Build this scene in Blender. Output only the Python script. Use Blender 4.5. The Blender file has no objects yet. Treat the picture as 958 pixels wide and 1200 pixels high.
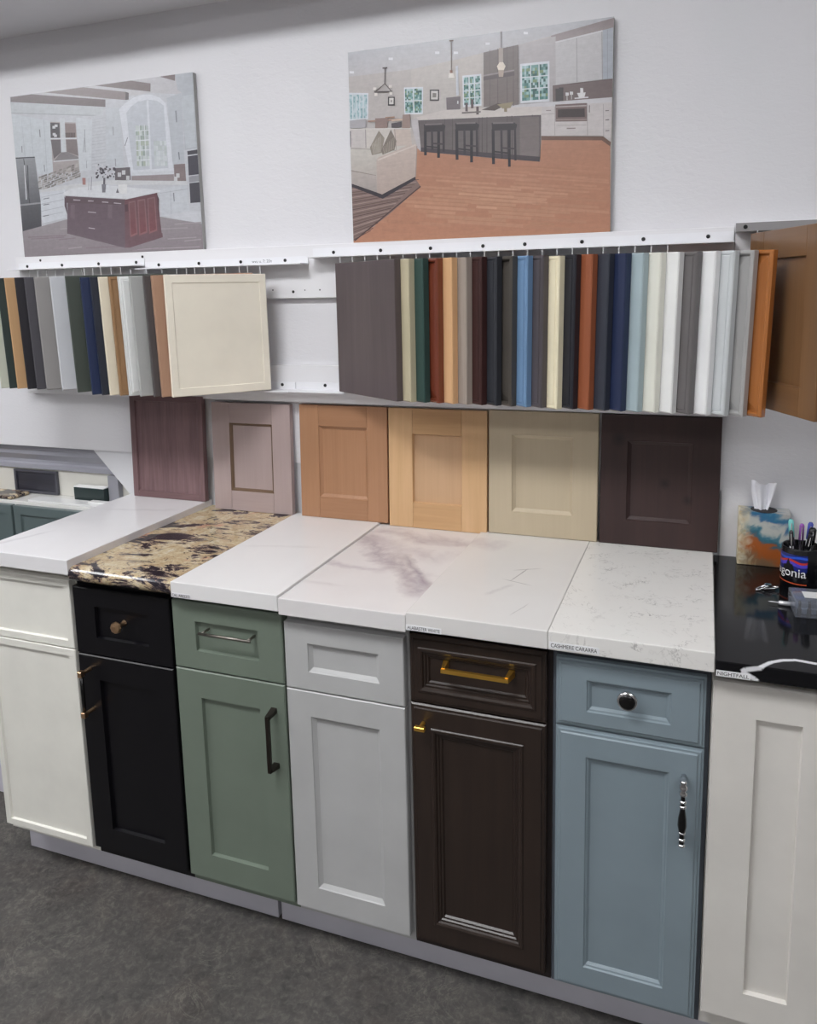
import bpy, bmesh, math, random
import numpy as np
from mathutils import Vector, Matrix

# ------------------------------------------------------------------ scene, camera, world
scene = bpy.context.scene
COL = scene.collection
R = math.radians
cam_data = bpy.data.cameras.new('camera')
cam = bpy.data.objects.new('camera', cam_data)
COL.objects.link(cam)
scene.camera = cam
cam_data.sensor_fit = 'HORIZONTAL'
cam_data.sensor_width = 36.0
cam_data.lens = 898.565 / 958 * 36.0
cam_data.shift_x = (479 - 504.025) / 958
cam_data.shift_y = (480.81 - 600) / 958
cam_data.clip_start = 0.05
YAW, PITCH, ROLL = 0.3457, -0.1502, -0.0178
fw = Vector((-math.sin(YAW) * math.cos(PITCH), math.cos(YAW) * math.cos(PITCH), math.sin(PITCH)))
rt = Vector((math.cos(YAW), math.sin(YAW), 0.0))
up = rt.cross(fw)
rt2 = rt * math.cos(ROLL) + up * math.sin(ROLL)
up2 = -rt * math.sin(ROLL) + up * math.cos(ROLL)
mw = Matrix((rt2, up2, -fw)).transposed().to_4x4()
mw.translation = Vector((-0.0067, -1.971, 1.5631))
cam.matrix_world = mw

world = bpy.data.worlds.new('world')
scene.world = world
world.use_nodes = True
world.node_tree.nodes['Background'].inputs[0].default_value = (0.75, 0.82, 1.0, 1)
world.node_tree.nodes['Background'].inputs[1].default_value = 0.6
scene.view_settings.view_transform = 'Standard'
scene.view_settings.look = 'None'
scene.view_settings.gamma = 1.0
scene.view_settings.use_curve_mapping = False
scene.view_settings.exposure = 0.05
LAMP_POWER = 25.0
LAMP_COLOUR = (0.972, 0.985, 1.0)
# fluorescent ceiling troffers: centre x, centre y, length along x, length along y, relative output
TROFFERS = [
    (-1.2, -1.8, 1.2, 0.6, 0.97, 'ceiling light above the display aisle near the white posters'),
    (1.3, -1.8, 1.2, 0.6, 0.4, 'ceiling light above the black counter end of the aisle'),
    (-3.6, -1.8, 1.2, 0.6, 0.9, 'ceiling light towards the far end of the aisle'),
    (-1.3, -3.9, 1.2, 0.6, 0.45, 'ceiling light in the middle of the showroom'),
    (-3.6, -3.9, 1.2, 0.6, 0.4, 'ceiling light in the showroom corner by the left wall'),
    (1.3, -3.9, 1.2, 0.6, 0.6, 'added ceiling light by the right wall, brightening the right end of the row'),  # unseen lamp, added for more frontal light on the right
]

# ------------------------------------------------------------------ helpers
def lin(c):
    out = []
    for v in c:
        v = v / 255.0
        out.append(v / 12.92 if v <= 0.04045 else ((v + 0.055) / 1.055) ** 2.4)
    return (out[0], out[1], out[2], 1.0)

def tag(o, label=None, cat=None, group=None, kind=None):
    if label: o['label'] = label
    if cat: o['category'] = cat
    if group: o['group'] = group
    if kind: o['kind'] = kind
    return o

def thing(name, label, cat, loc=(0, 0, 0), rot=(0, 0, 0), group=None):
    o = bpy.data.objects.new(name, None)
    o.empty_display_size = 0.02
    COL.objects.link(o)
    o.location = loc
    o.rotation_euler = rot
    return tag(o, label, cat, group)

def obj(name, bm, mat, parent=None, loc=(0, 0, 0), rot=(0, 0, 0), smooth=False, label=None):
    if isinstance(bm, bpy.types.Mesh):
        me = bm
    else:
        bmesh.ops.recalc_face_normals(bm, faces=bm.faces)
        me = bpy.data.meshes.new(name)
        bm.to_mesh(me)
        bm.free()
    if mat is not None and not me.materials:
        me.materials.append(mat)
    if smooth:
        for p in me.polygons: p.use_smooth = True
    o = bpy.data.objects.new(name, me)
    COL.objects.link(o)
    o.location = loc
    o.rotation_euler = rot
    if parent: o.parent = parent
    if label: o['label'] = label
    return o

def NB(): return bmesh.new()

def add_box(bm, x0, x1, y0, y1, z0, z1, bev=0.0, seg=1):
    b2 = bmesh.new()
    bmesh.ops.create_cube(b2, size=1.0)
    for v in b2.verts:
        v.co = Vector(((x0 + x1) / 2 + v.co.x * (x1 - x0), (y0 + y1) / 2 + v.co.y * (y1 - y0), (z0 + z1) / 2 + v.co.z * (z1 - z0)))
    if bev > 0:
        bmesh.ops.bevel(b2, geom=list(b2.edges), offset=bev, segments=seg, affect='EDGES', profile=0.5)
    me = bpy.data.meshes.new('tmp')
    b2.to_mesh(me); b2.free()
    bm.from_mesh(me)
    bpy.data.meshes.remove(me)
    return bm

def box(x0, x1, y0, y1, z0, z1, bev=0.0, seg=1):
    return add_box(NB(), x0, x1, y0, y1, z0, z1, bev, seg)

def add_tube(bm, pts, r, seg=10, cap=True):
    pts = [Vector(p) for p in pts]
    rings = []
    n = len(pts)
    for i, p in enumerate(pts):
        d = (pts[min(i + 1, n - 1)] - pts[max(i - 1, 0)]).normalized()
        a = Vector((0, 0, 1)) if abs(d.z) < 0.9 else Vector((1, 0, 0))
        u = d.cross(a).normalized(); w = d.cross(u)
        rr = r[i] if isinstance(r, (list, tuple)) else r
        rings.append([bm.verts.new(p + (u * math.cos(2 * math.pi * k / seg) + w * math.sin(2 * math.pi * k / seg)) * rr) for k in range(seg)])
    for i in range(n - 1):
        for k in range(seg):
            bm.faces.new((rings[i][k], rings[i][(k + 1) % seg], rings[i + 1][(k + 1) % seg], rings[i + 1][k]))
    if cap:
        bm.faces.new(rings[0]); bm.faces.new(rings[-1])
    return bm

def tube(pts, r, seg=10): return add_tube(NB(), pts, r, seg)

def add_lathe(bm, prof, axis='z', origin=(0, 0, 0), seg=24):
    """prof: list of (radius, distance along axis)."""
    o = Vector(origin)
    ax = {'x': Vector((1, 0, 0)), 'y': Vector((0, 1, 0)), '-y': Vector((0, -1, 0)), 'z': Vector((0, 0, 1)), '-z': Vector((0, 0, -1))}[axis]
    u = Vector((1, 0, 0)) if axis not in ('x',) else Vector((0, 1, 0))
    w = ax.cross(u)
    rings = []
    for r, t in prof:
        rings.append([bm.verts.new(o + ax * t + (u * math.cos(2 * math.pi * k / seg) + w * math.sin(2 * math.pi * k / seg)) * max(r, 1e-5)) for k in range(seg)])
    for i in range(len(rings) - 1):
        for k in range(seg):
            bm.faces.new((rings[i][k], rings[i][(k + 1) % seg], rings[i + 1][(k + 1) % seg], rings[i + 1][k]))
    bm.faces.new(rings[0]); bm.faces.new(rings[-1])
    return bm

def lathe(prof, axis='z', origin=(0, 0, 0), seg=24): return add_lathe(NB(), prof, axis, origin, seg)

def add_prism(bm, poly, y0, y1):
    """polygon in (x, z) extruded along y."""
    a = [bm.verts.new((x, y0, z)) for x, z in poly]
    b = [bm.verts.new((x, y1, z)) for x, z in poly]
    n = len(poly)
    bm.faces.new(a); bm.faces.new(b[::-1])
    for i in range(n):
        bm.faces.new((a[i], a[(i + 1) % n], b[(i + 1) % n], b[i]))
    return bm

def prism(poly, y0, y1): return add_prism(NB(), poly, y0, y1)

def prism_x(poly, x0, x1):
    """polygon in (y, z) extruded along x."""
    bm = NB()
    a = [bm.verts.new((x0, y, z)) for y, z in poly]
    b = [bm.verts.new((x1, y, z)) for y, z in poly]
    n = len(poly)
    bm.faces.new(a); bm.faces.new(b[::-1])
    for i in range(n):
        bm.faces.new((a[i], a[(i + 1) % n], b[(i + 1) % n], b[i]))
    return bm

def text_mesh(s, width, height, shear=0.0):
    cu = bpy.data.curves.new('text', 'FONT')
    cu.body = s
    cu.size = 1.0
    ob = bpy.data.objects.new('text', cu)
    COL.objects.link(ob)
    dg = bpy.context.evaluated_depsgraph_get()
    me = bpy.data.meshes.new_from_object(ob.evaluated_get(dg))
    bpy.data.objects.remove(ob)
    xs = [v.co.x for v in me.vertices]; ys = [v.co.y for v in me.vertices]
    x0, x1, y0, y1 = min(xs), max(xs), min(ys), max(ys)
    for v in me.vertices:
        v.co = Vector(((v.co.x - x0) / (x1 - x0) * width, 0.0, (v.co.y - y0) / (y1 - y0) * height))
    return me

# ------------------------------------------------------------------ materials
MATS = {}

def new_mat(name):
    m = bpy.data.materials.new(name)
    m.use_nodes = True
    nt = m.node_tree
    return m, nt, nt.nodes['Principled BSDF']

def N(nt, t, **kw):
    n = nt.nodes.new(t)
    for k, v in kw.items(): setattr(n, k, v)
    return n

def coords(nt, scale=(1, 1, 1), loc=(0, 0, 0), rot=(0, 0, 0)):
    tc = N(nt, 'ShaderNodeTexCoord')
    mp = N(nt, 'ShaderNodeMapping')
    mp.inputs['Scale'].default_value = scale
    mp.inputs['Location'].default_value = loc
    mp.inputs['Rotation'].default_value = rot
    nt.links.new(tc.outputs['Object'], mp.inputs['Vector'])
    return mp.outputs['Vector']

def noise(nt, vec, scale, detail=4.0, rough=0.55, dist=0.0):
    n = N(nt, 'ShaderNodeTexNoise')
    nt.links.new(vec, n.inputs['Vector'])
    n.inputs['Scale'].default_value = scale
    n.inputs['Detail'].default_value = detail
    n.inputs['Roughness'].default_value = rough
    n.inputs['Distortion'].default_value = dist
    return n.outputs[0]

def ramp(nt, fac, stops, interp='LINEAR'):
    r = N(nt, 'ShaderNodeValToRGB')
    r.color_ramp.interpolation = interp
    el = r.color_ramp.elements
    while len(el) > 1: el.remove(el[-1])
    el[0].position = stops[0][0]; el[0].color = stops[0][1]
    for p, c in stops[1:]:
        e = el.new(p); e.color = c
    nt.links.new(fac, r.inputs['Fac'])
    return r.outputs['Color']

def mixc(nt, fac, a, b, mode='MIX'):
    m = N(nt, 'ShaderNodeMix', data_type='RGBA', blend_type=mode)
    if isinstance(fac, (int, float)): m.inputs['Factor'].default_value = fac
    else: nt.links.new(fac, m.inputs['Factor'])
    for s, v in (('A', a), ('B', b)):
        sock = [i for i in m.inputs if i.name == s and i.type == 'RGBA'][0]
        if isinstance(v, tuple): sock.default_value = v
        else: nt.links.new(v, sock)
    return [o for o in m.outputs if o.type == 'RGBA'][0]

def mth(nt, op, a, b=None, clamp=False):
    m = N(nt, 'ShaderNodeMath', operation=op)
    m.use_clamp = clamp
    for i, v in enumerate((a, b)):
        if v is None: continue
        if isinstance(v, (int, float)): m.inputs[i].default_value = v
        else: nt.links.new(v, m.inputs[i])
    return m.outputs[0]

def bump(nt, bsdf, height, strength=0.2, dist=0.001):
    b = N(nt, 'ShaderNodeBump')
    b.inputs['Strength'].default_value = strength
    b.inputs['Distance'].default_value = dist
    nt.links.new(height, b.inputs['Height'])
    nt.links.new(b.outputs[0], bsdf.inputs['Normal'])

def paint(name, col, rough=0.42, var=0.04, bmp=0.05, metal=0.0, spec=0.5, coat=0.0):
    if name in MATS: return MATS[name]
    m, nt, b = new_mat(name)
    c = lin(col)
    v = coords(nt)
    n = noise(nt, v, 9.0, 3.0)
    d = tuple(x * (1 - var) for x in c[:3]) + (1,)
    l = tuple(min(1, x * (1 + var)) for x in c[:3]) + (1,)
    nt.links.new(ramp(nt, n, [(0.3, d), (0.7, l)]), b.inputs['Base Color'])
    b.inputs['Roughness'].default_value = rough
    b.inputs['Metallic'].default_value = metal
    b.inputs['Specular IOR Level'].default_value = spec
    b.inputs['Coat Weight'].default_value = coat
    b.inputs['Coat Roughness'].default_value = 0.08
    if bmp: bump(nt, b, noise(nt, v, 220.0, 2.0), bmp, 0.0006)
    MATS[name] = m
    return m

def wood(name, light, dark, axis='z', rough=0.4, fine=1.0, coat=0.0, contrast=1.0, knots=None):
    key = name + '_' + axis
    if key in MATS: return MATS[key]
    m, nt, b = new_mat(key)
    s = {'z': (26, 26, 1.6), 'x': (1.6, 26, 26)}[axis]
    ofs = (sum(ord(ch) for ch in name) % 17) * 0.37
    v = coords(nt, s, (ofs, ofs, ofs))
    n1 = noise(nt, v, 1.0 * fine, 5.0, 0.6, 0.6)
    s2 = {'z': (180, 180, 5), 'x': (5, 180, 180)}[axis]
    v2 = coords(nt, s2)
    n2 = noise(nt, v2, 1.0, 3.0, 0.6)
    v3 = coords(nt, (7, 7, 7))
    n3 = noise(nt, v3, 1.0, 3.0)
    f = mth(nt, 'ADD', mth(nt, 'MULTIPLY', n1, 0.55), mth(nt, 'ADD', mth(nt, 'MULTIPLY', n2, 0.25), mth(nt, 'MULTIPLY', n3, 0.2)))
    lo, hi = 0.5 - 0.16 / contrast, 0.5 + 0.16 / contrast
    col = ramp(nt, f, [(lo, lin(dark)), (hi, lin(light))])
    if knots:
        for (kx, kz, kr) in knots:
            tc = N(nt, 'ShaderNodeTexCoord')
            vm = N(nt, 'ShaderNodeVectorMath', operation='DISTANCE')
            cb = N(nt, 'ShaderNodeCombineXYZ'); sp = N(nt, 'ShaderNodeSeparateXYZ')
            nt.links.new(tc.outputs['Object'], sp.inputs[0])
            nt.links.new(sp.outputs[0], cb.inputs[0]); nt.links.new(sp.outputs[2], cb.inputs[2])
            nt.links.new(cb.outputs[0], vm.inputs[0]); vm.inputs[1].default_value = (kx, 0, kz)
            dd = mth(nt, 'ADD', vm.outputs['Value'], mth(nt, 'MULTIPLY', mth(nt, 'SUBTRACT', n3, 0.5), kr))
            k = mth(nt, 'SUBTRACT', 1.0, mth(nt, 'DIVIDE', dd, kr), clamp=True)
            col = mixc(nt, k, col, tuple(x * 0.25 for x in lin(dark)[:3]) + (1,))
    nt.links.new(col, b.inputs['Base Color'])
    b.inputs['Roughness'].default_value = rough
    b.inputs['Coat Weight'].default_value = coat
    b.inputs['Coat Roughness'].default_value = 0.1
    bump(nt, b, n2, 0.12, 0.0006)
    MATS[key] = m
    return m

def metal(name, col, rough=0.25):
    return paint(name, col, rough, 0.03, 0.0, 1.0)

def simple(name, col, rough=0.5, **kw):
    return paint(name, col, rough, 0.02, 0.0, **kw)

def emissive(name, col, strength):
    m, nt, b = new_mat(name)
    b.inputs['Base Color'].default_value = (0.8, 0.8, 0.8, 1)
    b.inputs['Emission Color'].default_value = tuple(col) + (1,)
    b.inputs['Emission Strength'].default_value = strength
    return m

def wall_material():
    m, nt, b = new_mat('white_wall_paint')
    v = coords(nt)
    n = noise(nt, v, 1.3, 3.0)
    nt.links.new(ramp(nt, n, [(0.3, lin((226, 225, 229))), (0.7, lin((233, 232, 236)))]), b.inputs['Base Color'])
    b.inputs['Roughness'].default_value = 0.5
    v2 = coords(nt, (1, 1, 2.2))
    h = mth(nt, 'ADD', noise(nt, v2, 38.0, 4.0, 0.6, 0.8), mth(nt, 'MULTIPLY', noise(nt, v, 150.0, 2.0), 0.25))
    bump(nt, b, h, 0.30, 0.0035)
    return m

def floor_material():
    m, nt, b = new_mat('mottled_grey_vinyl')
    v = coords(nt)
    big = noise(nt, v, 2.3, 4.0, 0.6, 0.4)
    mid = noise(nt, v, 11.0, 7.0, 0.72, 1.6)
    fine = noise(nt, v, 60.0, 5.0, 0.75, 0.6)
    base = ramp(nt, mid, [(0.33, lin((60, 59, 58))), (0.5, lin((80, 77, 75))), (0.64, lin((94, 90, 86))), (0.74, lin((120, 115, 108)))])
    tint = ramp(nt, big, [(0.50, (1, 1, 1, 1)), (0.62, lin((246, 238, 234))), (0.72, lin((236, 214, 208)))])
    c = mixc(nt, 1.0, base, tint, 'MULTIPLY')
    c = mixc(nt, 0.32, c, ramp(nt, fine, [(0.34, lin((42, 41, 40))), (0.5, lin((78, 75, 73))), (0.68, lin((132, 128, 121)))]))
    n = noise(nt, coords(nt, (1, 1, 1), (5, 3, 0)), 8.0, 6.0, 0.7, 2.2)
    vein = mth(nt, 'SUBTRACT', 1.0, mth(nt, 'DIVIDE', mth(nt, 'ABSOLUTE', mth(nt, 'SUBTRACT', n, 0.5)), .022), clamp=True)
    gate = ramp_val(nt, noise(nt, v, 5.0, 3.0), .50, .62)
    c = mixc(nt, mth(nt, 'MULTIPLY', mth(nt, 'MULTIPLY', vein, gate), .28), c, lin((150, 145, 135)))
    nt.links.new(c, b.inputs['Base Color'])
    b.inputs['Roughness'].default_value = 0.55
    bump(nt, b, fine, 0.08, 0.001)
    return m

def stone(name, base, cloud, veins, rough=0.12, fleck=None):
    """veins: list of (colour, scale, width, strength, distortion, location)."""
    m, nt, b = new_mat(name)
    v = coords(nt)
    c = ramp(nt, noise(nt, v, 4.0, 4.0), [(0.3, lin(base)), (0.75, lin(cloud))])
    for (col, sc, wd, st, ds, loc, lo) in veins:
        vv = coords(nt, (1, 1, 1), loc)
        n = noise(nt, vv, sc, 5.0, 0.6, ds)
        a = mth(nt, 'ABSOLUTE', mth(nt, 'SUBTRACT', n, 0.5))
        k = mth(nt, 'SUBTRACT', 1.0, mth(nt, 'DIVIDE', a, wd), clamp=True)
        gate = ramp(nt, noise(nt, vv, sc * 1.7, 3.0), [(lo, (0, 0, 0, 1)), (lo + 0.14, (1, 1, 1, 1))])
        g = N(nt, 'ShaderNodeRGBToBW'); nt.links.new(gate, g.inputs[0])
        k = mth(nt, 'MULTIPLY', mth(nt, 'MULTIPLY', k, g.outputs[0]), st)
        c = mixc(nt, k, c, lin(col))
    nt.links.new(c, b.inputs['Base Color'])
    b.inputs['Roughness'].default_value = rough
    b.inputs['Coat Weight'].default_value = 0.0
    return m

def sweep_stone(name, base, cloud, sweeps, rough=0.12, ease=0.05, warp=4.0, unfold=None):
    """marble with drifting veins along given lines: (x0, y0, x1, y1, width, colour, strength)."""
    m, nt, b = new_mat(name)
    v = coords(nt)
    c = ramp(nt, noise(nt, v, 5.0, 4.0), [(0.3, lin(base)), (0.75, lin(cloud))])
    sp = N(nt, 'ShaderNodeSeparateXYZ')
    nt.links.new(v, sp.inputs[0])
    sx, sy = sp.outputs[0], sp.outputs[1]
    if unfold is not None:      # let the pattern run on over the front edge
        sy = mth(nt, 'ADD', sy, mth(nt, 'MINIMUM', mth(nt, 'SUBTRACT', sp.outputs[2], unfold), 0.0))
    for i, (x0, y0, x1, y1, wd, col, st) in enumerate(sweeps):
        dx, dy = x1 - x0, y1 - y0
        L = math.hypot(dx, dy); nx, ny = -dy / L, dx / L; tx, ty = dx / L, dy / L
        off = -(x0 * nx + y0 * ny)
        w1 = noise(nt, coords(nt, (1, 1, 1), (i * 3.1, 0, 0)), 7.0, 5.0, 0.65, 0.5)
        d = mth(nt, 'ADD', mth(nt, 'ADD', mth(nt, 'MULTIPLY', sx, nx), mth(nt, 'MULTIPLY', sy, ny)), off)
        d = mth(nt, 'ABSOLUTE', mth(nt, 'ADD', d, mth(nt, 'MULTIPLY', mth(nt, 'SUBTRACT', w1, 0.5), wd * warp)))
        k = mth(nt, 'SUBTRACT', 1.0, mth(nt, 'DIVIDE', d, wd), clamp=True)
        t = mth(nt, 'ADD', mth(nt, 'ADD', mth(nt, 'MULTIPLY', sx, tx), mth(nt, 'MULTIPLY', sy, ty)), -(x0 * tx + y0 * ty))
        e = mth(nt, 'MULTIPLY', mth(nt, 'DIVIDE', mth(nt, 'ADD', t, ease * .5), ease, clamp=True), mth(nt, 'DIVIDE', mth(nt, 'SUBTRACT', L + ease * .5, t), ease, clamp=True))
        br = noise(nt, coords(nt, (1, 1, 1), (0, i * 2.3, 1)), 26.0, 4.0, 0.7)
        k = mth(nt, 'MULTIPLY', mth(nt, 'MULTIPLY', k, e), mth(nt, 'MULTIPLY', mth(nt, 'ADD', br, 0.25), st), clamp=True)
        c = mixc(nt, k, c, lin(col))
    nt.links.new(c, b.inputs['Base Color'])
    b.inputs['Roughness'].default_value = rough
    if unfold is not None: b.inputs['Specular IOR Level'].default_value = 0.32
    return m

def granite_material():
    m, nt, b = new_mat('cream_and_black_granite')
    v = coords(nt, (1, 1, 1), (0.3, 0.1, 0.2), (0, 0, R(-32)))
    st = coords(nt, (1.0, 2.6, 1.4), (0.62, 0.44, 0.2), (0, 0, R(-32)))
    n1 = noise(nt, v, 16.0, 6.0, 0.7, 1.2)
    base = ramp(nt, n1, [(0.30, lin((150, 122, 88))), (0.43, lin((188, 162, 122))), (0.55, lin((206, 188, 152))), (0.68, lin((222, 212, 188)))])
    fine = noise(nt, v, 110.0, 4.0, 0.75, 0.8)
    base = mixc(nt, 0.30, base, ramp(nt, fine, [(0.35, lin((120, 94, 70))), (0.65, lin((232, 220, 194)))]))
    pk = noise(nt, coords(nt, (1, 1, 1), (4, 2, 1)), 16.0, 3.0, 0.5, 0.4)
    base = mixc(nt, ramp(nt, pk, [(0.64, (0, 0, 0, 1)), (0.70, (1, 1, 1, 1))]), base, lin((200, 150, 124)))
    lo = noise(nt, coords(nt, (1, 1, 1), (2.4, 1.1, 0)), 6.5, 2.0, 0.5)
    dk = mth(nt, 'ADD', noise(nt, st, 6.5, 8.0, 0.74, 2.0), mth(nt, 'MULTIPLY', mth(nt, 'SUBTRACT', lo, 0.5), 0.55))
    base = mixc(nt, ramp(nt, dk, [(0.52, (0, 0, 0, 1)), (0.56, (1, 1, 1, 1))]), base, lin((104, 88, 90)))
    base = mixc(nt, ramp(nt, dk, [(0.55, (0, 0, 0, 1)), (0.59, (1, 1, 1, 1))]), base, lin((36, 31, 39)))
    cl = noise(nt, v, 30.0, 6.0, 0.75, 1.5)
    base = mixc(nt, ramp(nt, cl, [(0.60, (0, 0, 0, 1)), (0.645, (1, 1, 1, 1))]), base, lin((70, 58, 66)))
    nt.links.new(base, b.inputs['Base Color'])
    b.inputs['Roughness'].default_value = 0.1
    return m

def nightfall_material():
    """black polished stone with one loose white vein that comes up its front edge and wanders along the top."""
    path = [(.101, -.6047), (.0972, -.6009), (.0756, -.5900), (.0820, -.5850), (.1070, -.5780), (.1257, -.5519), (.1450, -.5380), (.1625, -.5310), (.200, -.5350), (.300, -.5200), (.420, -.5500), (.60, -.5300)]
    return sweep_stone('black_stone_white_vein', (17, 17, 20), (21, 21, 24),
                       [(x0, y0, x1, y1, .0058, (226, 226, 230), 2.6) for (x0, y0), (x1, y1) in zip(path[:-1], path[1:])], 0.08, ease=.003, warp=1.4, unfold=.9)

def ramp_val(nt, fac, lo, hi):
    c = ramp(nt, fac, [(lo, (0, 0, 0, 1)), (hi, (1, 1, 1, 1))])
    g = N(nt, 'ShaderNodeRGBToBW'); nt.links.new(c, g.inputs[0])
    return g.outputs[0]

def print_material(name, rough=0.35):
    m, nt, b = new_mat(name)
    a = N(nt, 'ShaderNodeVertexColor'); a.layer_name = 'ink'
    v = coords(nt)
    g1 = ramp(nt, noise(nt, v, 60.0, 5.0, 0.7), [(0.3, (.92, .92, .92, 1)), (0.7, (1.06, 1.06, 1.06, 1))])
    g2 = ramp(nt, noise(nt, coords(nt, (1, 1, 6)), 34.0, 4.0, 0.7), [(0.3, (.94, .94, .94, 1)), (0.7, (1.05, 1.05, 1.05, 1))])
    c = mixc(nt, 1.0, mixc(nt, 1.0, a.outputs['Color'], g1, 'MULTIPLY'), g2, 'MULTIPLY')
    nt.links.new(c, b.inputs['Base Color'])
    b.inputs['Roughness'].default_value = rough
    return m

def glass_material(name, col, alpha_rough=0.1, ior=1.3):
    m, nt, b = new_mat(name)
    b.inputs['Base Color'].default_value = lin(col)
    b.inputs['Transmission Weight'].default_value = 0.85
    b.inputs['Roughness'].default_value = alpha_rough
    b.inputs['IOR'].default_value = ior
    return m

WALL = wall_material()

# ------------------------------------------------------------------ the room
CEIL = 3.0
SOFFIT = 2.393      # underside of the dropped soffit along the display wall
WY = 0.02            # front face of the wall behind the display
XL, XR, YF = -4.6, 3.4, -5.4
tag(obj('floor', box(XL, XR, YF, 0.2, -0.1, 0.0), floor_material()), kind='structure')
CEILP = paint('ceiling_paint', (240, 239, 242), 0.8, 0.01, 0.1)
tag(obj('ceiling', box(XL, XR, YF, 0.2, CEIL, CEIL + 0.1), CEILP), kind='structure')
tag(obj('trim_2', box(XL, XR, -0.26, WY, SOFFIT, CEIL), CEILP), kind='structure')
bw = NB()
add_box(bw, XL, XR, 0.075, 0.2, 0.0, CEIL)                       # deep layer
add_box(bw, XL, XR, WY, 0.075, 1.067, CEIL)                      # the wall above the backsplash
add_box(bw, 0.045, XR, WY, 0.075, 0.0, 1.067)                    # and down to the floor past the last sample door
tag(obj('wall_back', bw, WALL), kind='structure')
tag(obj('trim_1', prism([(XL, 0.0), (0.0448, 0.0), (0.0448, 1.0668), (-1.933, 1.0668), (-1.789, 0.9185), (-1.789, 0.86), (XL, 0.86)], WY + 0.007, WY + .016),
        paint('backsplash_white', (222, 222, 226), 0.45, 0.02, 0.1)), kind='structure')
side_paint = paint('side_wall_paint', (168, 165, 163), 0.7, 0.01, 0.1)
tag(obj('wall_left', box(XL - 0.1, XL, YF, 0.2, 0.0, CEIL), side_paint), kind='structure')
tag(obj('wall_right', box(XR, XR + 0.1, YF, 0.2, 0.0, CEIL), side_paint), kind='structure')
tag(obj('wall_front', box(XL, XR, YF - 0.1, YF, 0.0, CEIL), side_paint), kind='structure')

TUBE = emissive('fluorescent_diffuser', LAMP_COLOUR, LAMP_POWER)
for i, (x, y, lx, ly, k, lab) in enumerate(TROFFERS):
    t = thing('ceiling_light', lab, 'ceiling light', (x, y, CEIL), group='fluorescent ceiling lights')
    f = NB()
    a, b_ = lx / 2, ly / 2
    for q in ((-a, a, -b_, -b_ + 0.03), (-a, a, b_ - 0.03, b_), (-a, -a + 0.03, -b_ + 0.03, b_ - 0.03), (a - 0.03, a, -b_ + 0.03, b_ - 0.03)):
        add_box(f, q[0], q[1], q[2], q[3], -0.02, -0.0005, 0.002)
    obj('frame', f, simple('lamp_frame_white', (230, 230, 230), 0.4), t)
    mt = TUBE if k == 1 else emissive('fluorescent_diffuser_%d' % i, LAMP_COLOUR, LAMP_POWER * k)
    obj('diffuser', box(-a + 0.03, a - 0.03, -b_ + 0.03, b_ - 0.03, -0.012, -0.004), mt, t)

# ------------------------------------------------------------------ doors
def ring(loops, w, h, t):
    """loops: (inset x, inset z, depth behind the front face); consecutive loops joined; returns bmesh and first/last rings."""
    bm = NB()
    rings = []
    for ix, iz, d in loops:
        y = -t + d
        rings.append([bm.verts.new(c) for c in ((ix, y, iz), (w - ix, y, iz), (w - ix, y, h - iz), (ix, y, h - iz))])
    for a, b in zip(rings[:-1], rings[1:]):
        for k in range(4):
            bm.faces.new((a[k], a[(k + 1) % 4], b[(k + 1) % 4], b[k]))
    return bm, rings

# outer edge profile (inset, depth), inner moulding relative to the frame width (offset, depth), panel profile after it
STYLES = {
    'shaker': ([(0, .0025), (.0025, 0)], [(0, 0), (.002, .009)], []),
    'slim':   ([(0, .0015), (.0015, 0)], [(0, 0), (.002, .006)], []),
    'bevel':  ([(0, .002), (.002, 0)], [(0, 0), (.0015, .003), (.0095, .009)], []),
    'sharp':  ([(0, .001), (.001, 0)], [(0, 0), (.0015, .0022), (.004, .0022), (.008, .008)], []),
    'stepped': ([(0, .007), (.004, .0065), (.0055, .003), (.0095, .0028), (.012, 0)], [(0, 0), (.002, .003), (.005, .004), (.009, .009)], []),
    'ogee':   ([(0, .006), (.003, .003), (.008, .003), (.010, 0)],
               [(0, 0), (.002, -.0025), (.006, -.003), (.010, -.001), (.012, .003), (.016, .003), (.018, .006), (.022, .006), (.025, .010)], []),
    'raised': ([(0, .003), (.003, .001), (.005, 0)], [(0, 0), (.002, .002), (.004, .007)], [(.002, .007), (.030, .001), (.032, .0005)]),
    'bead':   ([(0, .003), (.002, .001), (.004, 0), (.007, 0), (.008, .0015), (.010, .0015), (.011, 0)], [(0, 0), (.002, .004), (.007, .009)], []),
    'fine':   ([(0, .0015), (.0015, 0)], [(0, 0), (.0010, .0024)], []),
    'slab':   ([(0, .0012), (.0012, 0)], None, []),
}

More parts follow.
